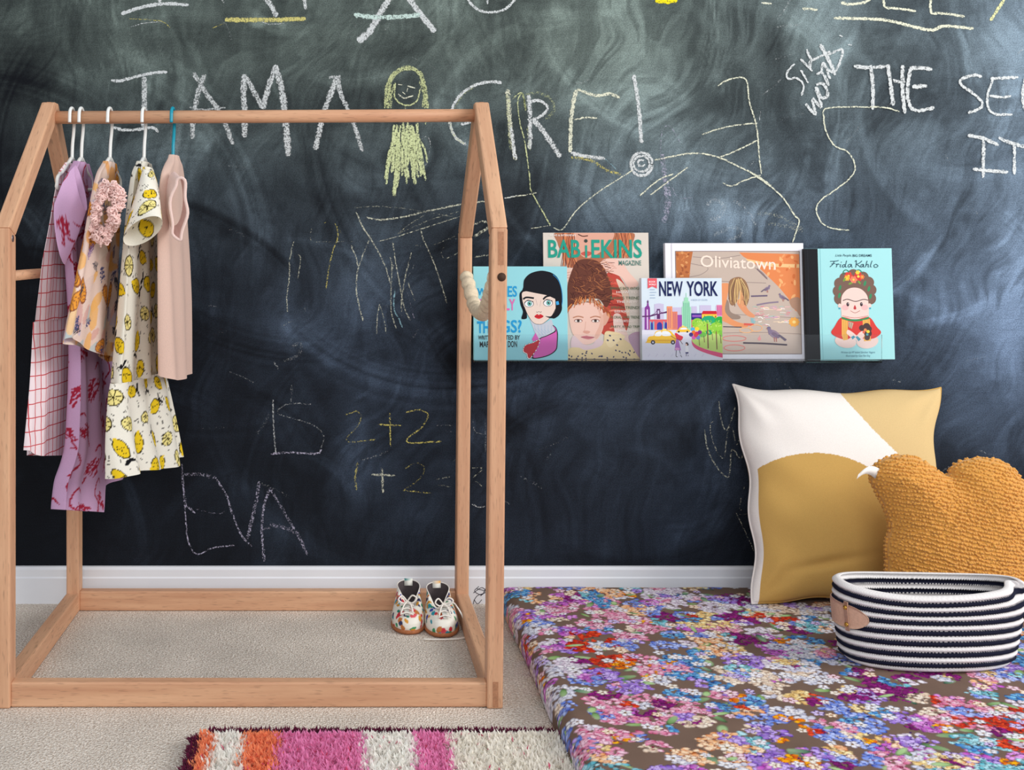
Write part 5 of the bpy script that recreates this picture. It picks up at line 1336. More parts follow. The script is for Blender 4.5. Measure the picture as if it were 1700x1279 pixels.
TH = [  # petal palettes: light, mid, dark
    [(240, 238, 244), (226, 214, 226), (186, 168, 190)], [(238, 236, 240), (224, 226, 238), (166, 166, 190)], [(244, 236, 226), (232, 214, 196), (190, 160, 140)],
    [(246, 230, 210), (240, 196, 150), (206, 120, 70)], [(240, 214, 226), (226, 150, 180), (178, 60, 106)], [(230, 180, 230), (190, 96, 190), (112, 40, 120)],
    [(200, 210, 244), (110, 140, 222), (44, 60, 150)], [(150, 196, 226), (50, 120, 190), (24, 56, 120)], [(200, 232, 240), (110, 190, 206), (30, 96, 110)],
    [(250, 190, 90), (232, 120, 50), (164, 52, 30)], [(226, 110, 90), (190, 60, 50), (110, 28, 36)], [(214, 196, 240), (160, 120, 214), (84, 52, 140)], [(150, 70, 130), (110, 40, 100), (60, 24, 60)],
    [(246, 236, 200), (236, 206, 150), (190, 140, 86)]]
TW = np.array([2.0, 1.4, 1.6, 1.6, 2.0, 2.0, 2.0, 1.5, 1.3, 1.4, 1.0, 1.7, 1.3, 1.2]); TW = TW / TW.sum()
Ls, Lt = sx[-1], sy[-1]
# leaves first
for k in range(260):
    u, v, a = r.uniform(0, Ls), r.uniform(0, Lt), r.uniform(0, 6.28)
    c = s2l([(70, 120, 70), (120, 160, 84), (40, 96, 84), (150, 180, 130)][k % 4])
    stamp(u, v, r.uniform(.010, .022), r.uniform(.004, .008), a, c, c * .35, s2l((190, 214, 160)))
def vivid(c):
    g = c.mean(); return np.clip(g + (c - g) * 1.35, 0, 1)
cl_ = []
mac = np.c_[r.uniform(0, Ls, 110), r.uniform(0, Lt, 110)]; mth = r.choice(len(TH), 110, p=TW)
for gy_ in np.arange(0.0, Lt + .03, .051):
    for gx_ in np.arange(0.0, Ls + .03, .051):
        cl_.append((gx_ + r.uniform(-.03, .03), gy_ + r.uniform(-.03, .03)))
r.shuffle(cl_)
for (u0, v0) in cl_:
    th = TH[int(mth[np.argmin(np.hypot(mac[:, 0] - u0, mac[:, 1] - v0))])] if r.random() < .72 else TH[int(r.choice(len(TH), p=TW))]; th2 = TH[int(r.choice(len(TH), p=TW))]
    Rc = r.uniform(.020, .042); n = int(58 * (Rc / .03) ** 2)
    L_, M_, D_ = (vivid(s2l(c)) for c in th); L2, M2, D2 = (vivid(s2l(c)) for c in th2)
    pass
    sd = r.uniform(0, 6.28)
    for k in range(n):
        q, a = Rc * math.sqrt(r.random()), r.uniform(0, 6.28)
        mix2 = math.cos(a - sd) > .55
        Lc, Mc, Dc = (L2, M2, D2) if mix2 else (L_, M_, D_)
        t = r.random()
        c = Lc * t + Mc * (1 - t) if t > .58 else (Mc * .8 + Dc * .2 if t > .25 else Mc * .35 + Dc * .65)
        big = r.uniform(.0034, .0072)
        stamp(u0 + q * math.cos(a), v0 + q * math.sin(a) * .9, big, big * r.uniform(.6, .85), r.uniform(0, 6.28), c, Dc * .55, Lc)
    for k in range(int(n * .10)):
        q, a = Rc * r.random(), r.uniform(0, 6.28)
        stamp(u0 + q * math.cos(a), v0 + q * math.sin(a), .0022, .0018, 0, D_ * .4, D_ * .4)
# five-petalled loose blossoms
for k in range(650):
    u, v, a0 = r.uniform(0, Ls), r.uniform(0, Lt), r.uniform(0, 6.28)
    th = TH[int(r.choice([0, 1, 0, 2, 4, 11, 3, 1]))]; L_, M_, D_ = (s2l(c) for c in th)
    s_ = r.uniform(.0045, .0075)
    for q in range(5):
        a = a0 + q * 1.2566
        stamp(u + s_ * .95 * math.cos(a), v + s_ * .95 * math.sin(a), s_ * .8, s_ * .62, a, L_, D_ * .6)
    stamp(u, v, s_ * .3, s_ * .3, 0, s2l((150, 110, 40)), s2l((90, 60, 30)))
for k in range(90):
    u, v, a = r.uniform(0, Ls), r.uniform(0, Lt), r.uniform(0, 6.28)
    c = s2l([(90, 140, 70), (150, 190, 120), (50, 110, 90)][k % 3])
    stamp(u, v, r.uniform(.009, .018), r.uniform(.004, .0065), a, c, c * .3, s2l((206, 226, 180)))
M_MAT = printed('floral_cotton', 0.85, 0.2, bump=.1, bscale=900, weave=.04)
Gm = np.stack([Xm, Ym, Zm], -1)
mat = mk('floor_mat', Gm.reshape(-1, 3), grid_faces(*Xm.shape)[:, ::1], M_MAT, None, col=cm.reshape(-1, 3))
tag(mat, 'thin padded floor mat in multicoloured flower print along the wall', 'mat')

# ------------------------------------------------------------------ square cushion
KS = 0.17 / 0.41; Z0 = 0.057; YP = 2.235
nrm = np.array((0, -1, KS)); nrm = nrm / np.linalg.norm(nrm)
def on_plane(px, py, Y0, k):
    Y = (Y0 + k * (H - Z0)) / (1 + k * (py - VY) / F)
    return np.stack([(px - VX) * Y / F, Y, H - (py - VY) * Y / F], -1)
cush = empty('square_cushion', tuple(on_plane(np.array(1400.), np.array(1004.), YP, KS)), 'large square cushion in mustard and off-white colour blocks, leaning on the wall', 'cushion')
n = 330
u = np.linspace(-1, 1, n); Uc, Vcu = np.meshgrid(u, u)    # v up
TL, TR, BRr, BLl = np.array((1215., 640.)), np.array((1560., 643.)), np.array((1556., 1002.)), np.array((1250., 1004.))
def cpx(U, V):
    s_, t = (U + 1) / 2, (V + 1) / 2
    q = (1 - s_)[..., None] * (1 - t)[..., None] * BLl + s_[..., None] * (1 - t)[..., None] * BRr + (1 - s_)[..., None] * t[..., None] * TL + s_[..., None] * t[..., None] * TR
    q[..., 0] += -12 * U * (1 - V ** 2) ** .8 * np.abs(U) ** 3 + (4 * np.sin(9 * V) * np.abs(U) ** 8)
    q[..., 1] += 11 * V * (1 - U ** 2) ** .8 * np.abs(V) ** 3 + (2.5 * np.sin(8 * U + 1) * np.abs(V) ** 8)
    return q
q = cpx(Uc, Vcu)
base = on_plane(q[..., 0], q[..., 1], YP, KS)
th = .072 * np.maximum(1 - Uc ** 2, 0) ** .42 * np.maximum(1 - Vcu ** 2, 0) ** .42
# corner puckers
wr = np.zeros_like(th)
for cu_, cv_ in ((-1, 1), (1, 1), (1, -1), (-1, -1)):
    d_ = np.hypot(Uc - cu_, Vcu - cv_); an = np.arctan2(Vcu - cv_, Uc - cu_)
    wr += .006 * np.sin(an * 9 + cu_) * np.exp(-((d_ - .28) / .2) ** 2)
wr += .003 * np.sin(Vcu * 13 + Uc * 4 + 1) * np.exp(-((Uc + .8) / .25) ** 2)
wr -= .007 * np.exp(-((Vcu + .62 - .15 * Uc) / .05) ** 2) * np.exp(-((Uc + .35) / .35) ** 2)
wr *= (1 - Uc ** 2) * (1 - Vcu ** 2) * 2.2
front = base + nrm * (th + wr)[..., None]
back = base - nrm * (.75 * th)[..., None]
# printed colour fields measured on the front panel
Fp = front.reshape(-1, 3)
fpx = VX + Fp[:, 0] / Fp[:, 1] * F; fpy = VY + (H - Fp[:, 2]) / Fp[:, 1] * F
MU, WHI = s2l((196, 156, 88)), s2l((236, 229, 224))
colf = np.tile(WHI, (len(Fp), 1))
ed = 1.2 * (vnoise(fpx / 2.5, fpy / 2.5, 40, 2) - .5) * 2
circ = np.hypot(fpx - 1352, fpy - 932) < 180 + ed * .6
colf[circ & (Uc.ravel() > -.945)] = MU
colf[(fpy > 935) & (Uc.ravel() > -.945)] = MU
dl = (fpx - 1392) * (765 - 655) - (fpy - 655) * (1505 - 1392)
diag = np.interp(fpx, [1380, 1396, 1425, 1460, 1500, 1560], [600, 655, 687, 724, 762, 815])
tri = (fpy < diag + ed) & (fpx > 1385)
colf[tri] = s2l((210, 181, 130))
right = (fpx > 1490) & (fpy > 640); colf[right & (fpy < diag + 400)] = s2l((210, 181, 130))
Mb = s2l((196, 158, 84))
m_c = printed('cushion_cotton', .9, .15, bump=.25, bscale=900, weave=.06)
Vall = np.r_[Fp, back.reshape(-1, 3)]
gf = grid_faces(n, n)
mk('front_panel', Fp, gf, m_c, cush, col=colf)
ring_i = np.r_[np.arange(n), np.arange(1, n) * n + n - 1, (n - 1) * n + np.arange(n - 2, -1, -1), np.arange(n - 2, 0, -1) * n]
mk('back_panel', back.reshape(-1, 3), gf[:, ::-1], m_c, cush, col=np.tile(Mb, (n * n, 1)))
colr = np.array([(MU if (colf[i] != WHI).any() else WHI) for i in ring_i])
v, f = tube(base.reshape(-1, 3)[ring_i], .0022, 6, closed=True)
mk('seam', v, f, m_c, cush, col=np.repeat(colr, 6, 0))

# ------------------------------------------------------------------ boucle cushion
out = [(1474, 1028), (1468, 985), (1473, 940), (1472, 905), (1478, 876), (1470, 846), (1455, 816), (1446, 795), (1451, 775), (1470, 761), (1500, 756), (1526, 763), (1548, 777), (1566, 789), (1575, 788), (1583, 774), (1606, 763), (1640, 761), (1668, 770), (1690, 792), (1704, 822), (1716, 846), (1724, 876), (1714, 906), (1709, 940), (1716, 985), (1708, 1028), (1640, 1036), (1590, 1032), (1530, 1036)]
op = spline(np.array(out, float), 20, True)
YC2, K2s = 2.095, 0.16
cen = np.array((1585., 900.))
no = len(op); nr = 150
tt = np.sin(np.linspace(0, PI / 2, nr)) ** 1.0
pxg = cen + (op - cen)[None] * tt[:, None, None]
b2 = on_plane(pxg[..., 0], pxg[..., 1], YC2, K2s)
n2 = np.array((0, -1, K2s)); n2 = n2 / np.linalg.norm(n2)
# thickness from the distance to the outline
bpts = op[::3]
dist = np.full(pxg.shape[:2], 1e9)
for bp_ in bpts: dist = np.minimum(dist, np.hypot(pxg[..., 0] - bp_[0], pxg[..., 1] - bp_[1]))
dist[-1] = 0
dd = np.clip(dist / 95.0, 0, 1)
thk = .058 * np.sqrt(np.clip(1 - (1 - dd) ** 2, 0, 1))
for _ in range(3):
    thk[1:-1] = (thk[:-2] + thk[2:] + 2 * thk[1:-1]) / 4; thk = (np.roll(thk, 1, 1) + np.roll(thk, -1, 1) + 2 * thk) / 4
thk[-1] = 0
gx_, gy_ = pxg[..., 0], pxg[..., 1]
def pile(gx_, gy_, seed):
    warp = 5 * (vnoise(gx_ / 40, gy_ / 40, 60 + seed, 3) - .5)
    rows = np.sin((gy_ - .22 * gx_ + warp * 2) * 2 * PI / 7.4)
    lump = vnoise((gx_ + .2 * gy_) / 4.5, gy_ / 4.0, 61 + seed, 2)
    l2 = vnoise((gx_ + .2 * gy_) / 3.2, (gy_ - .22 * gx_) / 3.0, 63 + seed, 1)
    return .0010 * rows * (.2 + 1.3 * vnoise(gx_ / 18, gy_ / 18, 62 + seed, 2)) + .0050 * (lump - .5) + .0042 * (l2 - .5)
fz = .35 * pile(gx_, gy_, 0)
fzb = .35 * pile(gx_, gy_, 5)
M_BOU = plain('mustard_boucle', (214, 154, 72), .95, spec=.1, noise=.10, nscale=160, bump=.4, bscale=900, sheen=.3)
fr2 = b2 + n2 * (thk + fz * (.4 + .6 * np.minimum(1, dd * 4)))[..., None]
# frayed silhouette
fuz = (op - cen) / np.linalg.norm(op - cen, axis=1)[:, None] * (1.6 * (vnoise(np.arange(no) / 3.0, np.zeros(no), 70, 2) - .3))[:, None]
edge3 = on_plane((op + fuz)[:, 0], (op + fuz)[:, 1], YC2, K2s)
fr2[-1] = edge3
bk2 = b2 - n2 * (thk * .9 + fzb * .6 * np.minimum(1, dd * 4))[..., None]; bk2[-1] = edge3
Vb = np.r_[fr2.reshape(-1, 3), bk2.reshape(-1, 3)]
gf2 = grid_faces(nr, no, True)
# the loops of the pile: small nubs set in rows over the cloth
from mathutils import kdtree
def nubs(surf, pgrid, sign, keep, seed):
    r_ = np.random.default_rng(seed)
    du_ = np.roll(surf, -1, 1) - np.roll(surf, 1, 1); dv_ = np.gradient(surf, axis=0)
    nn_ = np.cross(du_, dv_); nn_ /= np.linalg.norm(nn_, axis=2)[..., None] + 1e-12
    if nn_[nr // 2, :, 1].mean() * sign > 0: nn_ = -nn_
    kd = kdtree.KDTree(nr * no)
    flat = pgrid.reshape(-1, 2)
    for i_ in range(nr * no): kd.insert((flat[i_, 0], flat[i_, 1], 0), i_)
    kd.balance()
    pts_, rows_ = [], np.arange(560, 1050, 6.6)
    for v0_ in rows_:
        x_ = 1440.0
        while x_ < 1735:
            x_ += r_.uniform(2.2, 5.0)
            y_ = v0_ + .20 * (x_ - 1440) + r_.normal(0, .7) + 3.0 * math.sin(x_ / 37.0 + v0_ / 60)
            co, ix, ds = kd.find((x_, y_, 0))
            if ds < 2.6 and keep.ravel()[ix]: pts_.append(ix)
    ix = np.array(pts_)
    c_ = surf.reshape(-1, 3)[ix]; n_ = nn_.reshape(-1, 3)[ix]
    t1 = np.array((1.0, 0, -.2)) - n_ * (n_ @ np.array((1.0, 0, -.2)))[:, None]; t1 /= np.linalg.norm(t1, axis=1)[:, None]
    ang = r_.normal(0, .45, len(ix)); t2 = np.cross(n_, t1)
    ta = t1 * np.cos(ang)[:, None] + t2 * np.sin(ang)[:, None]; tb = np.cross(n_, ta)
    la, th_ = [], np.linspace(0, 2 * PI, 7, endpoint=False)
    for e_ in (-1.2, -.45, .35, .95): la += [(math.cos(e_) * math.cos(q), math.cos(e_) * math.sin(q), math.sin(e_)) for q in th_]
    la = np.array(la + [(0, 0, 1)])
    sz = r_.uniform(.75, 1.25, (len(ix), 3)) * np.array((.0035, .0027, .0032))
    V_ = c_[:, None] + la[None, :, :1] * (ta * sz[:, :1])[:, None] + la[None, :, 1:2] * (tb * sz[:, 1:2])[:, None] + la[None, :, 2:] * (n_ * sz[:, 2:])[:, None]
    fq = [(i_ * 7 + j_, i_ * 7 + (j_ + 1) % 7, (i_ + 1) * 7 + (j_ + 1) % 7, (i_ + 1) * 7 + j_) for i_ in range(3) for j_ in range(7)]
    ft = [(21 + j_, 21 + (j_ + 1) % 7, 28) for j_ in range(7)]
    k_ = (np.arange(len(ix)) * 29)[:, None, None]
    fq = (np.array(fq)[None] + k_).reshape(-1, 4); ft = (np.array(ft)[None] + k_).reshape(-1, 3)
    return V_.reshape(-1, 3), np.r_[ft, fq[:, [0, 1, 2]], fq[:, [0, 2, 3]]]
nb1, nf1 = nubs(fr2, pxg, 1, np.ones((nr, no), bool), 3)
nb2, nf2 = nubs(bk2, pxg, -1, dist < 40, 4)
q4 = np.r_[gf2[:, ::-1], gf2 + len(fr2.reshape(-1, 3))]
F2b = np.r_[q4[:, [0, 1, 2]], q4[:, [0, 2, 3]]]
Vb2 = np.r_[Vb, nb1, nb2]
F2b = np.r_[F2b, nf1 + len(Vb), nf2 + len(Vb) + len(nb1)]
bou = empty('boucle_cushion', tuple(on_plane(np.array(1590.), np.array(1030.), YC2, K2s)), 'mustard boucle cushion with rounded ear-like lobes, in front of the square cushion', 'cushion')
mk('cushion_body', Vb2, F2b, M_BOU, bou)
tg = [(1457, 776), (1452, 787), (1456, 798)]
lab = []
for i, tq in enumerate(np.linspace(0, 1, 9)):
    yq = YC2 + K2s * .2 - .002 - .018 * math.sin(tq * PI * .6)
    x0 = np.array((1461, 779.)) * (1 - tq) + np.array((1425, 788.)) * tq + np.array((0, -9 * math.sin(tq * PI)))
    x1 = np.array((1454, 796.)) * (1 - tq) + np.array((1422, 796.)) * tq + np.array((0, -9 * math.sin(tq * PI)))
    lab.append([P(*x0, yq), P(*x1, yq), P(*x1, yq + .0012), P(*x0, yq + .0012)])
lab = np.array(lab)
o = mk('label_tag', lab.reshape(-1, 3), np.r_[grid_faces(9, 4, True), np.array([(0, 1, 2, 3), (35, 34, 33, 32)])], plain('white_satin', (238, 234, 230), .5), bou); o['label'] = 'white cloth tag at the seam'

# ------------------------------------------------------------------ rope basket
BC = np.array(((1541 - VX) * 1.930 / F, 1.930)); ZB = MH + .0015
NROW = 15; RH = .0090
bas = empty('rope_basket', (BC[0], BC[1], ZB), 'oval navy-and-white striped rope basket with leather tabs on the floral mat', 'basket')
nph = 900
phi = np.linspace(0, 2 * PI, nph, endpoint=False)
def ring_at(zf, inset):
    """zf 0..1 height"""
    a = .1415 + .0185 * min(1, zf * 1.4) ** .7 - .012 * max(0, .10 - zf) / .10 - inset
    c_ = .067 + .003 * zf - .008 * max(0, .10 - zf) / .10 - inset
    e = .86
    X = BC[0] + np.sign(np.cos(phi)) * np.abs(np.cos(phi)) ** e * a - .004 * (1 - zf)
    Y = BC[1] + np.sign(np.sin(phi)) * np.abs(np.sin(phi)) ** e * c_
    dent = np.exp(-((phi - 5.72) / .20) ** 2) * sstep(.72, 1, zf) * .026
    Y = Y + dent
    Z = np.full(nph, ZB + zf * NROW * RH)
    Z = Z + sstep(.5, 1, zf) * (.004 * np.sin(2 * phi + 2.0) - .004 * np.exp(-((phi - 4.5) / .8) ** 2))
    return np.stack([X, Y, Z], 1)
rows = []; rid = []
PT = 8
for k in range(NROW):
    for j in range(PT):
        t = j / PT
        rows.append(ring_at((k + t) / NROW, .0044 - .0044 * math.sin(PI * t) ** .7)); rid.append(k + t)
for a in np.linspace(.15, .85, 6):
    rg = ring_at(1.0, .0044 + .0046 * (1 - math.cos(PI * a))); rg[:, 2] += .0016 * math.sin(PI * a) ; rows.append(rg); rid.append(NROW - .5)
for k in range(NROW - 1, -1, -1):
    for j in range(5):
        t = 1 - j / 5
        rows.append(ring_at((k + t) / NROW, .0090 + .004 * (1 - math.sin(PI * t)))); rid.append(k + min(t, .999))
Vb = np.concatenate(rows); nrow = len(rows)
rid = np.repeat(np.array(rid), nph)
zig = .13 * (2 * np.abs((np.tile(phi, nrow) * .125 / .0042) % 1 - .5) - .5)
band = np.floor(np.clip(rid + zig * (np.abs(rid % 1 - .5) > .28), 0, NROW - .01)).astype(int)
WH_, NA_ = s2l((232, 228, 228)), s2l((22, 24, 44))
colb = np.where((band % 2 == 0)[:, None], WH_, NA_)
rope_tw = .95 + .05 * np.sin(np.tile(phi, nrow) * .125 / .0052 * 2 * PI + rid * 2 * PI)
colb = colb * rope_tw[:, None]
M_ROP = printed('braided_rope', .9, .15, bump=.5, bscale=500)
mk('rope_wall', Vb, grid_faces(nrow, nph, True), M_ROP, bas, col=colb)
flo = ring_at(0.012, .010); ctr = flo.mean(0)
v = np.r_[flo, [ctr]]; f = [(i, (i + 1) % nph, nph) for i in range(nph)]
mk('base', v, f, M_ROP, bas, col=np.tile(WH_, (len(v), 1)))
M_LEA = plain('tan_leather', (206, 164, 140), .5, noise=.08, nscale=220, bump=.25, bscale=600)
def surf(ph_, zf, out=.0):
    i = int(ph_ / (2 * PI) * nph) % nph
    rg = ring_at(zf, -out); return rg[i]
def leather_tab(name, p0, p1, z0, z1, roundend, parent, out=.0022):
    m_, k_ = 48, 8
    o_, i_ = [], []
    for a in np.linspace(0, 1, m_):
        ph_ = p0 + (p1 - p0) * a
        sh = 1.0
        if roundend and a > .70: sh = math.sqrt(max(0.03, 1 - ((a - .70) / .30) ** 2))
        zc = (z0 + z1) / 2; hh = (z1 - z0) / 2 * sh
        for b_ in np.linspace(-1, 1, k_):
            o_.append(surf(ph_, zc + hh * b_, out)); i_.append(surf(ph_, zc + hh * b_, out - .002))
    V_ = np.array(o_ + i_); g = grid_faces(m_, k_); n_ = m_ * k_
    br = list(range(k_)) + [i * k_ + k_ - 1 for i in range(1, m_)] + [(m_ - 1) * k_ + j for j in range(k_ - 2, -1, -1)] + [i * k_ for i in range(m_ - 2, 0, -1)]
    Fs = [tuple(x) for x in g] + [tuple(x + n_ for x in t[::-1]) for t in g] + [(br[i], br[(i + 1) % len(br)], br[(i + 1) % len(br)] + n_, br[i] + n_) for i in range(len(br))]
    return mk(name, V_, Fs, M_LEA, parent)
def handle(p_tab0, p_tab1, p_strap):
    t = leather_tab('leather_tab', p_tab0, p_tab1, .48, .77, True, bas)
    t['label'] = 'tan leather tab with brass rivets'
    s_ = leather_tab('strap', p_strap - .035, p_strap + .035, .45, .81, False, t, .0052)
    for zf in (.53, .74):
        c0 = surf(p_strap, zf, .0050); dr = surf(p_strap, zf, .02) - surf(p_strap, zf, 0); dr = dr / np.linalg.norm(dr)
        v, f = disc(c0, dr, .0036, .0024, 14); mk('rivet', v, f, M_BRASS, t)
handle(PI * .86, PI * 1.235, PI * 1.12)
handle(PI * 2.14, PI * 1.90, PI * 1.95)

# ------------------------------------------------------------------ little shoes
M_SOLE = plain('crepe_sole', (168, 104, 66), .8, noise=.15, nscale=200)
M_LIN = plain('dark_lining', (84, 74, 76), .95, noise=.12, nscale=300)
M_LACE = plain('white_lace', (238, 232, 224), .85, noise=.05, nscale=400)
M_SHOE = printed('printed_leather', .5, .35)
def make_shoe(label, cx, cy, yaw, seed, long_lace, flip):
    root = empty('baby_shoe', (cx, cy, 0.0015), label, 'shoe', 'little shoes in the rack')
    ca, sa = math.cos(yaw), math.sin(yaw)
    def T(V):    # local: x across, y = -length (toe at -y), z up
        V = np.asarray(V, float).reshape(-1, 3)
        return np.stack([cx + V[:, 0] * ca - V[:, 1] * sa, cy + V[:, 0] * sa + V[:, 1] * ca, V[:, 2] + .0015], 1)
    n = 220
    t = np.linspace(0, 2 * PI, n, endpoint=False)   # t=0 +x, pi/2 heel (+y), 3pi/2 toe
    def outline(y0, y1, wt, wh, skew=0.0):
        """toe y0, heel y1, half width toe region / heel region"""
        cyy, L_ = (y0 + y1) / 2, (y1 - y0) / 2
        sn, cs = np.sin(t), np.cos(t)
        y = cyy + L_ * np.sign(sn) * np.abs(sn) ** .92
        k = (y - y0) / (y1 - y0)
        w_ = wt * (1 - sstep(.25, .8, k)) + wh * sstep(.25, .8, k)
        x = np.sign(cs) * np.abs(cs) ** .85 * w_ + flip * skew * (1 - k) ** 2
        return np.stack([x, y], 1)
    lv = [(.006, -.066, .062, .0335, .026), (.012, -.0675, .064, .0345, .027), (.020, -.0665, .065, .0345, .0275), (.028, -.062, .065, .0335, .0275), (.034, -.054, .0645, .0315, .027), (.040, -.043, .064, .029, .0265),
          (.046, -.030, .063, .0265, .026), (.051, -.018, .0625, .0250, .025), (.056, -.008, .0625, .0240, .0245), (.061, .000, .063, .0232, .024), (.065, .006, .0635, .0225, .0235)]
    z = np.array([q[0] for q in lv]); zz = np.linspace(z[0], z[-1], 46)
    P_ = [np.interp(zz, z, [q[i] for q in lv]) for i in range(1, 5)]
    rows = []
    for i in range(len(zz)):
        o2 = outline(P_[0][i], P_[1][i], P_[2][i], P_[3][i], .004)
        dz = np.zeros(n)
        f_ = sstep(.6, 1, i / (len(zz) - 1))
        dz = f_ * .004 * np.sin(t) - f_ * .027 * np.exp(-((t - 1.5 * PI) / .66) ** 2)
        rows.append(np.c_[o2, np.full(n, zz[i]) + dz])
    G = np.array(rows)
    W_ = T(G.reshape(-1, 3)).reshape(G.shape)
    col = np.tile(s2l((236, 232, 222)), (G.shape[0] * n, 1))
    fl = G.reshape(-1, 3)
    r = np.random.default_rng(seed)
    pal = [(206, 50, 62), (30, 130, 110), (40, 60, 160), (214, 150, 50), (60, 150, 100), (220, 90, 100), (40, 150, 170), (50, 50, 90), (196, 120, 60)]
    for k in range(120):
        c = fl[int(r.integers(len(fl)))]
        d1 = r.normal(size=3); d1 /= np.linalg.norm(d1)
        a, b_ = r.uniform(.006, .014), r.uniform(.0022, .0046)
        rel = fl - c
        x = rel @ d1; y = np.sqrt(np.maximum((rel ** 2).sum(1) - x ** 2, 0))
        bend = 18 * x ** 2
        col[((x / a) ** 2 + ((y) / (b_ * (1.1 - .5 * (x / a)))) ** 2) < 1] = s2l(pal[int(r.integers(len(pal)))])
    # cap over the toe slope is closed by the loft itself; upper
    mk('upper', W_.reshape(-1, 3), grid_faces(G.shape[0], n, True), M_SHOE, root, col=col)
    top = G[-1]
    # lining: goes down inside
    ins = []
    cen_ = top.mean(0)
    for i, s_ in enumerate(np.linspace(0, 1, 10)):
        q = top.copy(); q[:, :2] = cen_[:2] + (q[:, :2] - cen_[:2]) * (.965 - .05 * s_); q[:, 2] = np.minimum(q[:, 2], .07) - .036 * s_
        ins.append(q)
    ins.append(np.tile(cen_ - np.array((0, 0, .040)), (n, 1)))
    mk('lining', T(np.concatenate(ins)), grid_faces(len(ins), n, True)[:, ::-1], M_LIN, root)
    v, f = tube(T(top), .0011, 6, closed=True); mk('collar_edge', v, f, M_LACE, root)
    # sole
    so = []
    for zq, g_ in ((0, -.002), (0.0008, 0.001), (.004, .0022), (.0075, .0018), (.008, -.002)):
        o2 = outline(-.0675 - g_, .0625 + g_, .0345 + g_, .0268 + g_, .004); so.append(np.c_[o2, np.full(n, zq)])
    V_ = T(np.concatenate(so)); Fs = [tuple(x) for x in grid_faces(len(so), n, True)] + [tuple(range(n))[::-1], tuple((len(so) - 1) * n + i for i in range(n))]
    mk('sole', V_, Fs, M_SOLE, root)
    # heel loop
    hl = []
    for s_ in np.linspace(0, 1, 12):
        zq = .058 + .013 * math.sin(PI * s_); yq = .066 - .007 * s_ + .001
        hl.append([(-.0085, yq, zq), (.0085, yq, zq), (.0085, yq + .0012 * (1 - 2 * s_) + .0001, zq + .0012), (-.0085, yq + .0012 * (1 - 2 * s_) + .0001, zq + .0012)])
    hl = T(np.array(hl).reshape(-1, 3))
    c2 = np.tile(s2l((240, 236, 226)), (len(hl), 1)); k_ = np.arange(len(hl)); c2[(k_ // 4 % 12 > 3) & (k_ // 4 % 12 < 9) & (k_ % 2 == (0 if flip < 0 else 1))] = s2l((222, 160, 60) if flip < 0 else (30, 150, 150))
    mk('heel_loop', hl, grid_faces(12, 4, True), M_SHOE, root, col=c2)
    # tongue slit and laces on the slope
    def slope(x, k):   # k 0 at the opening, 1 toward the toe
        zq = .047 - .016 * k; yq = np.interp(zq, z, [q[1] for q in lv]) - .0015
        return (x, yq - .0 + .35 * abs(x) ** 1.2, zq + .0035 - 9 * x * x)
    sl_ = []
    for k in np.linspace(0, 1, 8): sl_ += [slope(-.006 * (1 - .4 * k), k), slope(.006 * (1 - .4 * k), k)]
    mk('tongue', T(np.array(sl_) + np.array((0, -.0006, .0006))), grid_faces(8, 2), M_SHOE, root, col=np.tile(s2l((196, 196, 190)), (16, 1)))
    for k in (.15, .5, .85):
        pts = [np.array(slope(x, k + kk)) + np.array((0, -.0022, .0022)) for x, kk in ((-.013, .08), (-.006, .0), (0, -.05), (.006, .0), (.013, .08))]
        v, f = tube(T(spline(np.array(pts), 5)), .0016, 7); mk('lace', v, f, M_LACE, root)
    b0 = np.array(slope(0, .0)) + np.array((0, -.004, .004))
    for pts in ([(0, 0, 0), (-.010, -.004, .012), (-.017, -.010, .006), (-.008, -.006, -.002), (0, 0, 0)], [(0, 0, 0), (.010, -.003, .013), (.019, -.006, .008), (.010, -.006, -.001), (0, 0, 0)], [(0, 0, 0), (-.006, -.012, -.004), (-.012, -.025, -.016)], [(0, 0, 0), (.008, -.012, -.004), (.012, -.024, -.016)]):
        v, f = tube(T(spline(np.array(pts) + b0, 6)), .0016, 7); mk('lace', v, f, M_LACE, root)
    if long_lace:
        pts = [b0, b0 + np.array((.018, -.004, .004)), (.030, -.022, .044), (.0385, -.040, .030), (.042, -.056, .014), (.040, -.070, .003), (.025, -.080, .0018), (-.01, -.083, .0018), (-.045, -.080, .0018)]
        v, f = tube(T(spline(np.array(pts), 8)), .0016, 7); mk('lace', v, f, M_LACE, root)
    return root
p1 = (np.array((676, 1030.)), np.array((734, 1036.)))
def fl_pt(px, py, z=0.0):
    Y = (H - z) * F / (py - VY); return (px - VX) * Y / F, Y
x_, y_ = fl_pt(677, 1056); make_shoe('left-hand little lace-up shoe in white leather printed with coloured leaves', x_ + .004, y_ + .070, math.radians(-5), 5, False, 1)
x_, y_ = fl_pt(738, 1061); make_shoe('right-hand little leaf-print shoe, one lace trailing on the carpet beside the rack upright', x_ - .001, y_ + .070, math.radians(3), 17, True, -1)

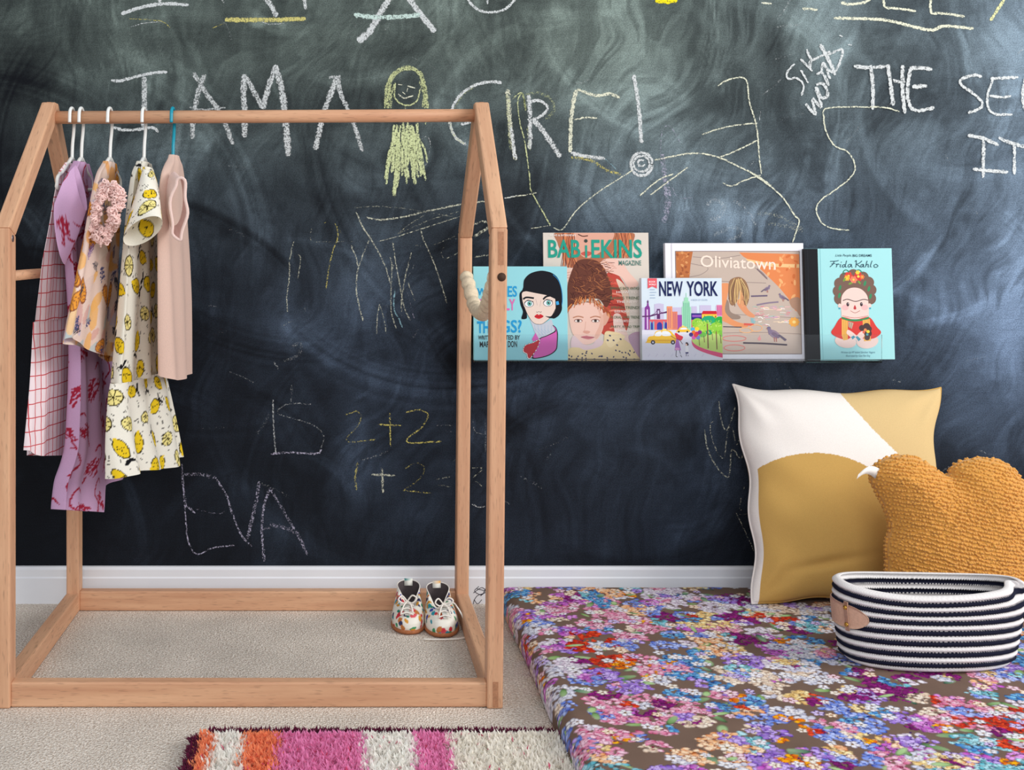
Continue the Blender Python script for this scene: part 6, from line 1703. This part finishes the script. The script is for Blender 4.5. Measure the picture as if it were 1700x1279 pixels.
# ------------------------------------------------------------------ shaggy striped rug
RX0, RX1, RY0, RY1 = -0.222, 0.334, 1.30, 1.742
rug = empty('shag_rug', ((RX0 + RX1) / 2, (RY0 + RY1) / 2, 0), 'shaggy rug with orange, cream and pink stripes and a plum border', 'rug')
v, f = box(RX0 + .004, RX1, RY0, RY1 - .004, .0008, .009, .003)
mk('backing', v, f, plain('rug_backing', (214, 202, 190), .95, noise=.1, nscale=80), rug)
r = np.random.default_rng(21)
edges = [(356, (252, 156, 112)), (408, (252, 248, 242)), (462, (252, 156, 112)), (602, (242, 152, 200)), (686, (252, 248, 242)), (741, (242, 152, 200)), (2000, (248, 243, 234))]
def strands(N_, x, y, zb, lo, hi, wid, colf):
    a = r.uniform(0, 2 * PI, N_); tilt = r.uniform(.2, 1.1, N_); L_ = r.uniform(lo, hi, N_)
    d = np.stack([np.cos(a) * np.sin(tilt), np.sin(a) * np.sin(tilt), np.cos(tilt)], 1)
    s = np.stack([-np.sin(a), np.cos(a), np.zeros(N_)], 1)
    b = np.stack([x, y, np.full(N_, zb)], 1)
    w_ = (wid * r.uniform(.6, 1.2, N_))[:, None]
    mid = b + d * (L_ * .55)[:, None]; mid[:, 2] += .002
    tip = b + d * L_[:, None]; tip[:, 2] -= .003 * r.random(N_)
    V_ = np.stack([b - s * w_ * .5, b + s * w_ * .5, mid + s * w_, mid - s * w_, tip], 1).reshape(-1, 3)
    k = np.arange(N_)[:, None] * 5
    q = k + np.array([[0, 1, 2, 3]]); t3 = k + np.array([[3, 2, 4, 4]])
    tri = np.concatenate([k + np.array([[0, 1, 2]]), k + np.array([[0, 2, 3]]), k + np.array([[3, 2, 4]])])
    c = colf(x, y) * r.uniform(.94, 1.10, N_)[:, None]
    return V_, tri, np.repeat(np.clip(c, 0, 1), 5, axis=0)
def stripe_col(x, y):
    px_ = VX + x / .925 * 1000 + r.normal(0, 4, len(x))
    c = np.zeros((len(x), 3)); done = np.zeros(len(x), bool)
    for e_, cc in edges:
        k = (px_ < e_) & ~done; c[k] = s2l(cc); done |= k
    sp = r.random(len(x)) < .012; c[sp] = s2l((226, 90, 130))
    return c
M_SHAG = printed('shag_yarn', .95, .1, sheen=.2, trans=.38)
N_ = 46000
x, y = r.uniform(RX0 + .012, RX1, N_), RY1 - .020 - (RY1 - RY0 - .022) * r.random(N_) ** 1.5
cor = np.hypot(np.minimum(x - RX0 - .03, 0), np.minimum(RY1 - .03 - y, 0)) < .024
x, y = x[cor], y[cor]
V_, Fs, c = strands(len(x), x, y, .007, .014, .023, .0023, stripe_col)
o = mk('pile', V_, Fs, M_SHAG, rug, col=c, smooth=False); tag(o, kind='stuff')
N_ = 8000
t = r.random(N_)
LT = RX1 - RX0; LL = RY1 - RY0
on_top = r.random(N_) < LT / (LT + LL)
x = np.where(on_top, RX0 + .02 + t * (LT - .02), RX0 + r.uniform(0, .012, N_)); y = np.where(on_top, RY1 - r.uniform(0, .010, N_), RY1 - .02 - t * (LL - .02))
xc = np.minimum(x - RX0 - .03, 0); yc = np.minimum(RY1 - .03 - y, 0); hy = np.hypot(xc, yc); kk = hy > .03
x = np.where(kk, RX0 + .03 + xc * .03 / np.maximum(hy, 1e-6), x); y = np.where(kk, RY1 - .03 - yc * .03 / np.maximum(hy, 1e-6), y)
V_, Fs, c = strands(N_, x, y, .006, .012, .021, .0016, lambda x, y: np.tile(s2l((104, 26, 62)), (len(x), 1)))
o = mk('border', V_, Fs, M_SHAG, rug, col=c, smooth=False); tag(o, kind='stuff'); o['label'] = 'plum yarn edging'
